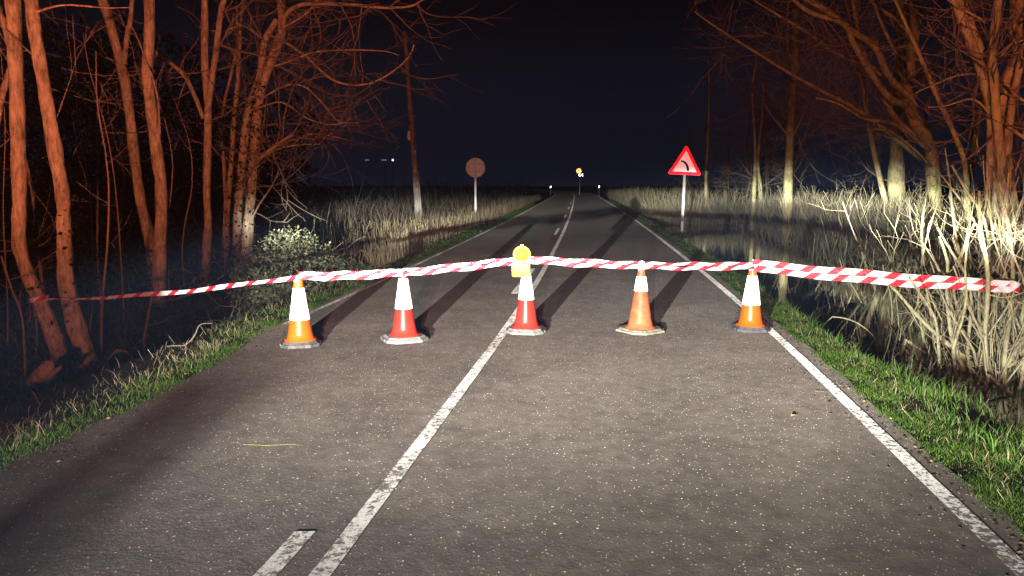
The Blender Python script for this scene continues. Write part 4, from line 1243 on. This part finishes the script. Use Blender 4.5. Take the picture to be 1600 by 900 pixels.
def cone(px, py, label, body, base_mat, sleeve, s0, s1, bw, ang, h=.74, hb=.055, rb=.135, rt=.034, knob=False, tilt=0.0):
    p = gp(px, py - 8, 0.0)
    x, y = p[0], p[1]
    z = float(road_z(x - xc(y), y)) + .002
    c = np.array([x, y, z])
    root = empty('traffic_cone', c, label, 'traffic cone', 'cones across the road')
    q = bw / 2; ch = q * .42
    octo = np.array([(q, -q + ch), (q, q - ch), (q - ch, q), (-q + ch, q), (-q, q - ch), (-q, -q + ch), (-q + ch, -q), (q - ch, -q)])
    Rz = rotz(ang)
    t = TB()
    t.prism(octo, 0, hb * .55, c, Rz, .03)
    t.prism(octo * .9, hb * .55, hb, c, Rz, .10)
    t.build('base', base_mat, root)
    for a in range(4):                            # moulded lugs on the base
        t = TB(); t.box(c + Rz @ rotz(a * np.pi / 2) @ np.array([q * .97, 0, hb * .27]), (.03, q * .5, hb * .42), Rz @ rotz(a * np.pi / 2)); t.build('lug', base_mat, root)
    f = lambda zz: rb + (rt - rb) * (zz - hb) / (h - hb)
    t = TB()
    zs = np.linspace(hb + .012, h, 12)
    prof = [(rb + .032, hb), (rb + .028, hb + .008), (rb + .006, hb + .016)] + [(f(zz), zz) for zz in zs[1:]] + [(rt - .006, h + .004), (rt - .010, h - .03)]
    t.lathe(prof, c, 36, close=False); t.build('body', body, root, True)
    zs = np.linspace(s0, s1, 6)
    cone_uv([(f(s0) + .0005, s0 - .002)] + [(f(zz) + .0035, zz) for zz in zs] + [(f(s1) + .0005, s1 + .002)], c, 36, 'sleeve', sleeve, root)
    if knob:
        t = TB(); t.lathe([(rt - .004, h - .005), (rt + .006, h + .012), (rt + .004, h + .035), (rt - .012, h + .05), (.004, h + .054)], c, 20); t.build('cap', M['sleeve'], root, True)
    return root, c

K1, k1 = cone(470, 547, 'orange cone with printed white sleeve, at the wooded end of the row', M['orange'], M['rubber'], M['sleeve_t'], .275, .605, .40, R(12))
K2, k2 = cone(632, 540, 'red cone with tall white sleeve between the printed cone and the lamp cone', M['redpl'], M['greyrub'], M['sleeve'], .345, .665, .47, R(24))
K3, k3 = cone(822, 528, 'red cone carrying the yellow warning lamp on the centre line', M['redpl'], M['greyrub'], M['sleeve'], .375, .69, .44, R(-10))
K4, k4 = cone(1000, 526, 'faded dusty orange cone with a narrow white band', M['fadedor'], M['dusty'], M['sleeve'], .465, .625, .50, R(35), h=.75, hb=.04, rb=.142, rt=.03, knob=True)
K5, k5 = cone(1172, 523, 'bright orange cone with plain white sleeve beside the flooded verge', M['orange'], M['rubber'], M['sleeve'], .30, .63, .40, R(4))

# warning lamp on the third cone
lc = k3 + np.array([-.06, -.035, 0])
lamp = empty('warning_lamp', (lc[0], lc[1], k3[2] + .64), 'yellow battery warning lamp with round lens on the middle cone', 'lamp')
FACE = rotz(R(-3)) @ rotx(R(90))
t = TB()
bx = np.array([(-.1, -.07), (-.085, -.078), (.085, -.078), (.1, -.07), (.102, .06), (.09, .075), (-.09, .075), (-.102, .06)])
t.prism(bx, -.055, .045, lc + [0, 0, .715], FACE); t.prism(bx * .97, .045, .055, lc + [0, 0, .715], FACE, .06)
t.build('battery_box', M['paley'], lamp)
for dx, dz in ((-.02, .0), (.015, -.01)):
    t = TB(); t.lathe([(.006, 0), (.006, .006)], lc + np.array([dx, -.056, .715 + dz]), 8, rotx(R(90))); t.build('screw', M['dark'], lamp)
t = TB(); t.lathe([(.03, 0), (.03, .03)], lc + [0, 0, .79], 12); t.build('neck', M['yellow'], lamp)
hc = lc + np.array([0.01, 0, .885])
t = TB(); t.lathe([(.06, -.035), (.095, -.03), (.101, 0), (.095, .03), (.088, .034), (.080, .030)], hc, 36, FACE, close=False); t.build('housing', M['yellow'], lamp, True)
t = TB(); t.lathe([(.079, .024), (.074, .034), (.060, .046), (.056, .043), (.040, .052), (.036, .049), (.018, .056), (.002, .058)], hc, 36, FACE); t.build('lens', M['lens'], lamp, False)
t = TB(); t.lathe([(.079, -.026), (.070, -.042), (.04, -.055), (.002, -.06)], hc, 30, FACE); t.build('rear_lens', M['lens'], lamp, True)
t = TB(); t.box(hc + [0, 0, .104], (.03, .03, .014)); t.build('lug', M['yellow'], lamp)

# ------------------------------------------------------------------ barrier tape
ti = int(np.argmin(np.abs(A[0][:, 2] - at(60, 467, 9.35)[2])))
ta = A[0][ti]
tape = empty('barrier_tape', (k3[0], k3[1], k3[2]), 'red and white barrier tape strung from the tree over the cones to the shrub', 'tape')

def ribbon(p0, p1, w, sag, u0, tilt0=0.0, tilt1=0.0, fold=0.0, n=36, name='tape_span', dz=0.0):
    p0 = np.asarray(p0, float); p1 = np.asarray(p1, float)
    s = np.linspace(0, 1, n)
    c = p0 + (p1 - p0) * s[:, None]
    c[:, 2] += -sag * 4 * s * (1 - s) + dz + .006 * np.sin(s * 17 + u0 * 5)
    L = np.linalg.norm(p1 - p0)
    d = (p1 - p0) / L
    side_ = np.cross(d, [0, 0, 1]); side_ /= np.linalg.norm(side_)
    tl = tilt0 + (tilt1 - tilt0) * s + .25 * np.sin(s * 9 + u0 * 3)
    up = np.cos(tl)[:, None] * np.array([0, 0, 1.]) + np.sin(tl)[:, None] * side_
    cr = np.interp(s, np.linspace(0, 1, 9), rng.uniform(.62, 1.08, 9))
    wv = w * (1.05 if fold < 0 else 1) * (cr if fold >= 0 else np.ones(n))
    V = []; uv = []
    for q in range(4):
        f = q / 3
        V.append(c + up * (wv * (f - .5))[:, None] + side_ * (.006 * math.sin(q * 2.1))); uv.append(np.stack([u0 + s * L, np.full(n, f)], -1))
    V = np.stack(V, 1).reshape(-1, 3); uv = np.stack(uv, 1).reshape(-1, 2)
    i = (np.arange(n - 1)[:, None] * 4 + np.arange(3)[None]).ravel()
    return mesh_np(name, V, np.stack([i, i + 1, i + 5, i + 4], -1), M['tape'], tape, True, uv=uv)

front = np.array([0, -.05, 0]); back = np.array([0, .03, 0])
tops = [k1 + [0, 0, .725], k2 + [0, 0, .735], k3 + [0, 0, .83], k4 + [0, 0, .755], k5 + [0, 0, .75]]
right = at(1578, 447, 7.75)
tree_pt = ta + np.array([A[1][ti] * 1.02, -A[1][ti] * .8, 0])
ribbon(tree_pt, tops[0] + front, .055, .05, .1, .7, 0.0)
for q, (a, b) in enumerate(zip(tops[:-1], tops[1:])):
    ribbon(a + front, b + front, .050, .015, .37 * q, .1, .3, dz=-.014)
    ribbon(a + back, b + back, .044, .006, .37 * q + .13, -.3, .1, dz=.018)
ribbon(tops[4] + front, right + front, .068, .03, .05, .1, .05, dz=-.03, fold=-1)
ribbon(tops[4] + back, right + front * .8, .068, .015, .07, -.1, .05, dz=.030, fold=-1)
# turns of tape round the cone necks, the trunk and the shrub stem
def wrap(c, r, w, n=20, name='tape_wrap', u0=0.0, slope=0.0):
    a = np.linspace(0, 2 * np.pi, n)
    V = []; uv = []
    for f in (-.5, .5):
        V.append(np.stack([c[0] + (r - .004 * f) * np.cos(a), c[1] + (r - .004 * f) * np.sin(a), c[2] + w * f + slope * np.cos(a)], -1))
        uv.append(np.stack([u0 + a * r, np.full(n, f + .5)], -1))
    V = np.stack(V, 1).reshape(-1, 3); uv = np.stack(uv, 1).reshape(-1, 2)
    i = np.arange(n - 1) * 2
    mesh_np(name, V, np.stack([i, i + 1, i + 3, i + 2], -1), M['tape'], tape, True, uv=uv)
for q, (cc_, r_) in enumerate(((tops[0], .043), (tops[1], .043), (tops[3], .042), (tops[4], .043))):
    wrap(cc_ + [0, 0, -.015], r_, .06, u0=.09 + .1 * q, slope=.01)
wrap(ta, A[1][ti] * 1.22 + .01, .06, 24, slope=.02, u0=.02)
wrap(right + front + [.02, 0, 0], .05, .1, slope=-.02, u0=.1)
tl0 = ta + np.array([-.04, -A[1][ti] * 1.3, -.02])
ribbon(tl0, at(47, 500, tl0[1]), .05, 0, .2, .3, .9, n=10, name='tape_tail')
ribbon(right + front, right + front + [.02, -.02, -.12], .05, 0, .2, .3, .9, n=8, name='tape_tail')

# ------------------------------------------------------------------ small litter on the road
def litter_leaf(px, py, s, lab, mat, ang=0.3, group=None):
    p = gp(px, py); p[2] = road_z(p[0] - xc(p[1]), p[1]) + .006
    pts = np.array([(-1, 0), (-.4, .42), (.4, .38), (1, .02), (.45, -.4), (-.35, -.45)]) * s
    pts = pts @ rotz(ang)[:2, :2].T
    V = np.c_[p[0] + pts[:, 0], p[1] + pts[:, 1], p[2] + np.array([0, .012, .008, 0, .010, .004])]
    V = np.concatenate([V, [[p[0], p[1], p[2] + .002]]])
    F = np.array([(i, (i + 1) % 6, 6) for i in range(6)])
    tag(mesh_np('fallen_leaf', V, F, mat), lab, 'leaf', group)
litter_leaf(1240, 652, .028, 'single yellow leaf lying in the empty lane', M['fallen'])
glf = 'scraps of leaf at the road edge'
for px, py in ((1313, 604), (1326, 608), (247, 608), (1233, 580), (1290, 622), (1500, 745), (1455, 722), (1430, 700), (1392, 655), (1350, 628), (170, 655), (290, 585), (1515, 760)):
    litter_leaf(px, py, rng.uniform(.008, .016), 'small pale scrap of leaf on the asphalt at the road edge', M['straw'] if rng.uniform() < .3 else M['fallen'], rng.uniform(0, 3), glf)
for pts, lab, g in (([(380, 697), (420, 699), (450, 697), (482, 699)], 'thin yellow straw line lying across the lane', None),
                 ([(1272, 613), (1290, 615)], 'short straw stick lying by the edge line', None),
                 ([(602, 898), (604, 872)], 'short pale straw on the road between the markings', None)):
    Q_ = [gp(*p) + np.array([0, 0, .012]) for p in pts]
    if len(Q_) == 2: Q_ = [Q_[0], (Q_[0] + Q_[1]) / 2 + [0.004, 0, 0], Q_[1]]
    t = TB(); t.tube(Q_, .0008, 4); tag(t.build('straw', M['straw']), lab, 'straw', g)

# crumbs of leaf, mud and grit along both road edges
n = 2600
Y = 1.5 + 26 * rng.uniform(0, 1, n) ** 1.5
rt_ = rng.uniform(0, 1, n) < .6
u = np.where(rt_, EDGE_R - .12 + np.abs(rng.normal(0, .12, n)) * np.where(rng.uniform(0, 1, n) < .4, -1.2, 1.2), edge_l(Y) + .12 + rng.normal(0, .2, n))
z = np.where((u < EDGE_R) & (u > edge_l(Y) - .03), road_z(u, Y) + .004, zg(u, Y) + .006)
pos = np.stack([xc(Y) + u, Y, z], -1)
sz = rng.uniform(.004, .016, n); an = rng.uniform(0, 6.28, n)
dx = np.stack([np.cos(an), np.sin(an), rng.normal(0, .15, n)], -1) * sz[:, None]; dy = np.stack([-np.sin(an), np.cos(an), rng.normal(0, .15, n)], -1) * (sz * rng.uniform(.3, .8, n))[:, None]
V = np.stack([pos - dx, pos - dy, pos + dx, pos + dy + [0, 0, .004]], 1).reshape(-1, 3)
LC = np.asarray([(.10, .07, .04), (.16, .12, .07), (.06, .045, .03), (.25, .21, .13)])
cl = np.repeat((LC[rng.integers(0, 4, n)])[:, None, :], 4, 1).reshape(-1, 3)
lt = mesh_np('edge_litter', V, np.arange(n * 4).reshape(-1, 4), M['dead'], col=cl)
tag(lt, 'crumbs of leaf and grit along both road edges', 'litter', kind='stuff')

# ------------------------------------------------------------------ damp night air
t = TB(); t.box((0, 225, 14.5), (1040, 480, 33))
hz = t.build('haze', None)
hm = bpy.data.materials.new('damp_air'); hm.use_nodes = True
hn = hm.node_tree
hn.nodes.remove(hn.nodes['Principled BSDF'])
pv = hn.nodes.new('ShaderNodeVolumePrincipled')
pv.inputs['Color'].default_value = (.36, .58, 1, 1)
pv.inputs['Density'].default_value = HAZE
pv.inputs['Anisotropy'].default_value = 0.35
hn.links.new(pv.outputs[0], hn.nodes['Material Output'].inputs['Volume'])
hz.data.materials.append(hm)
tag(hz, 'thin damp night air over the whole place', kind='stuff')
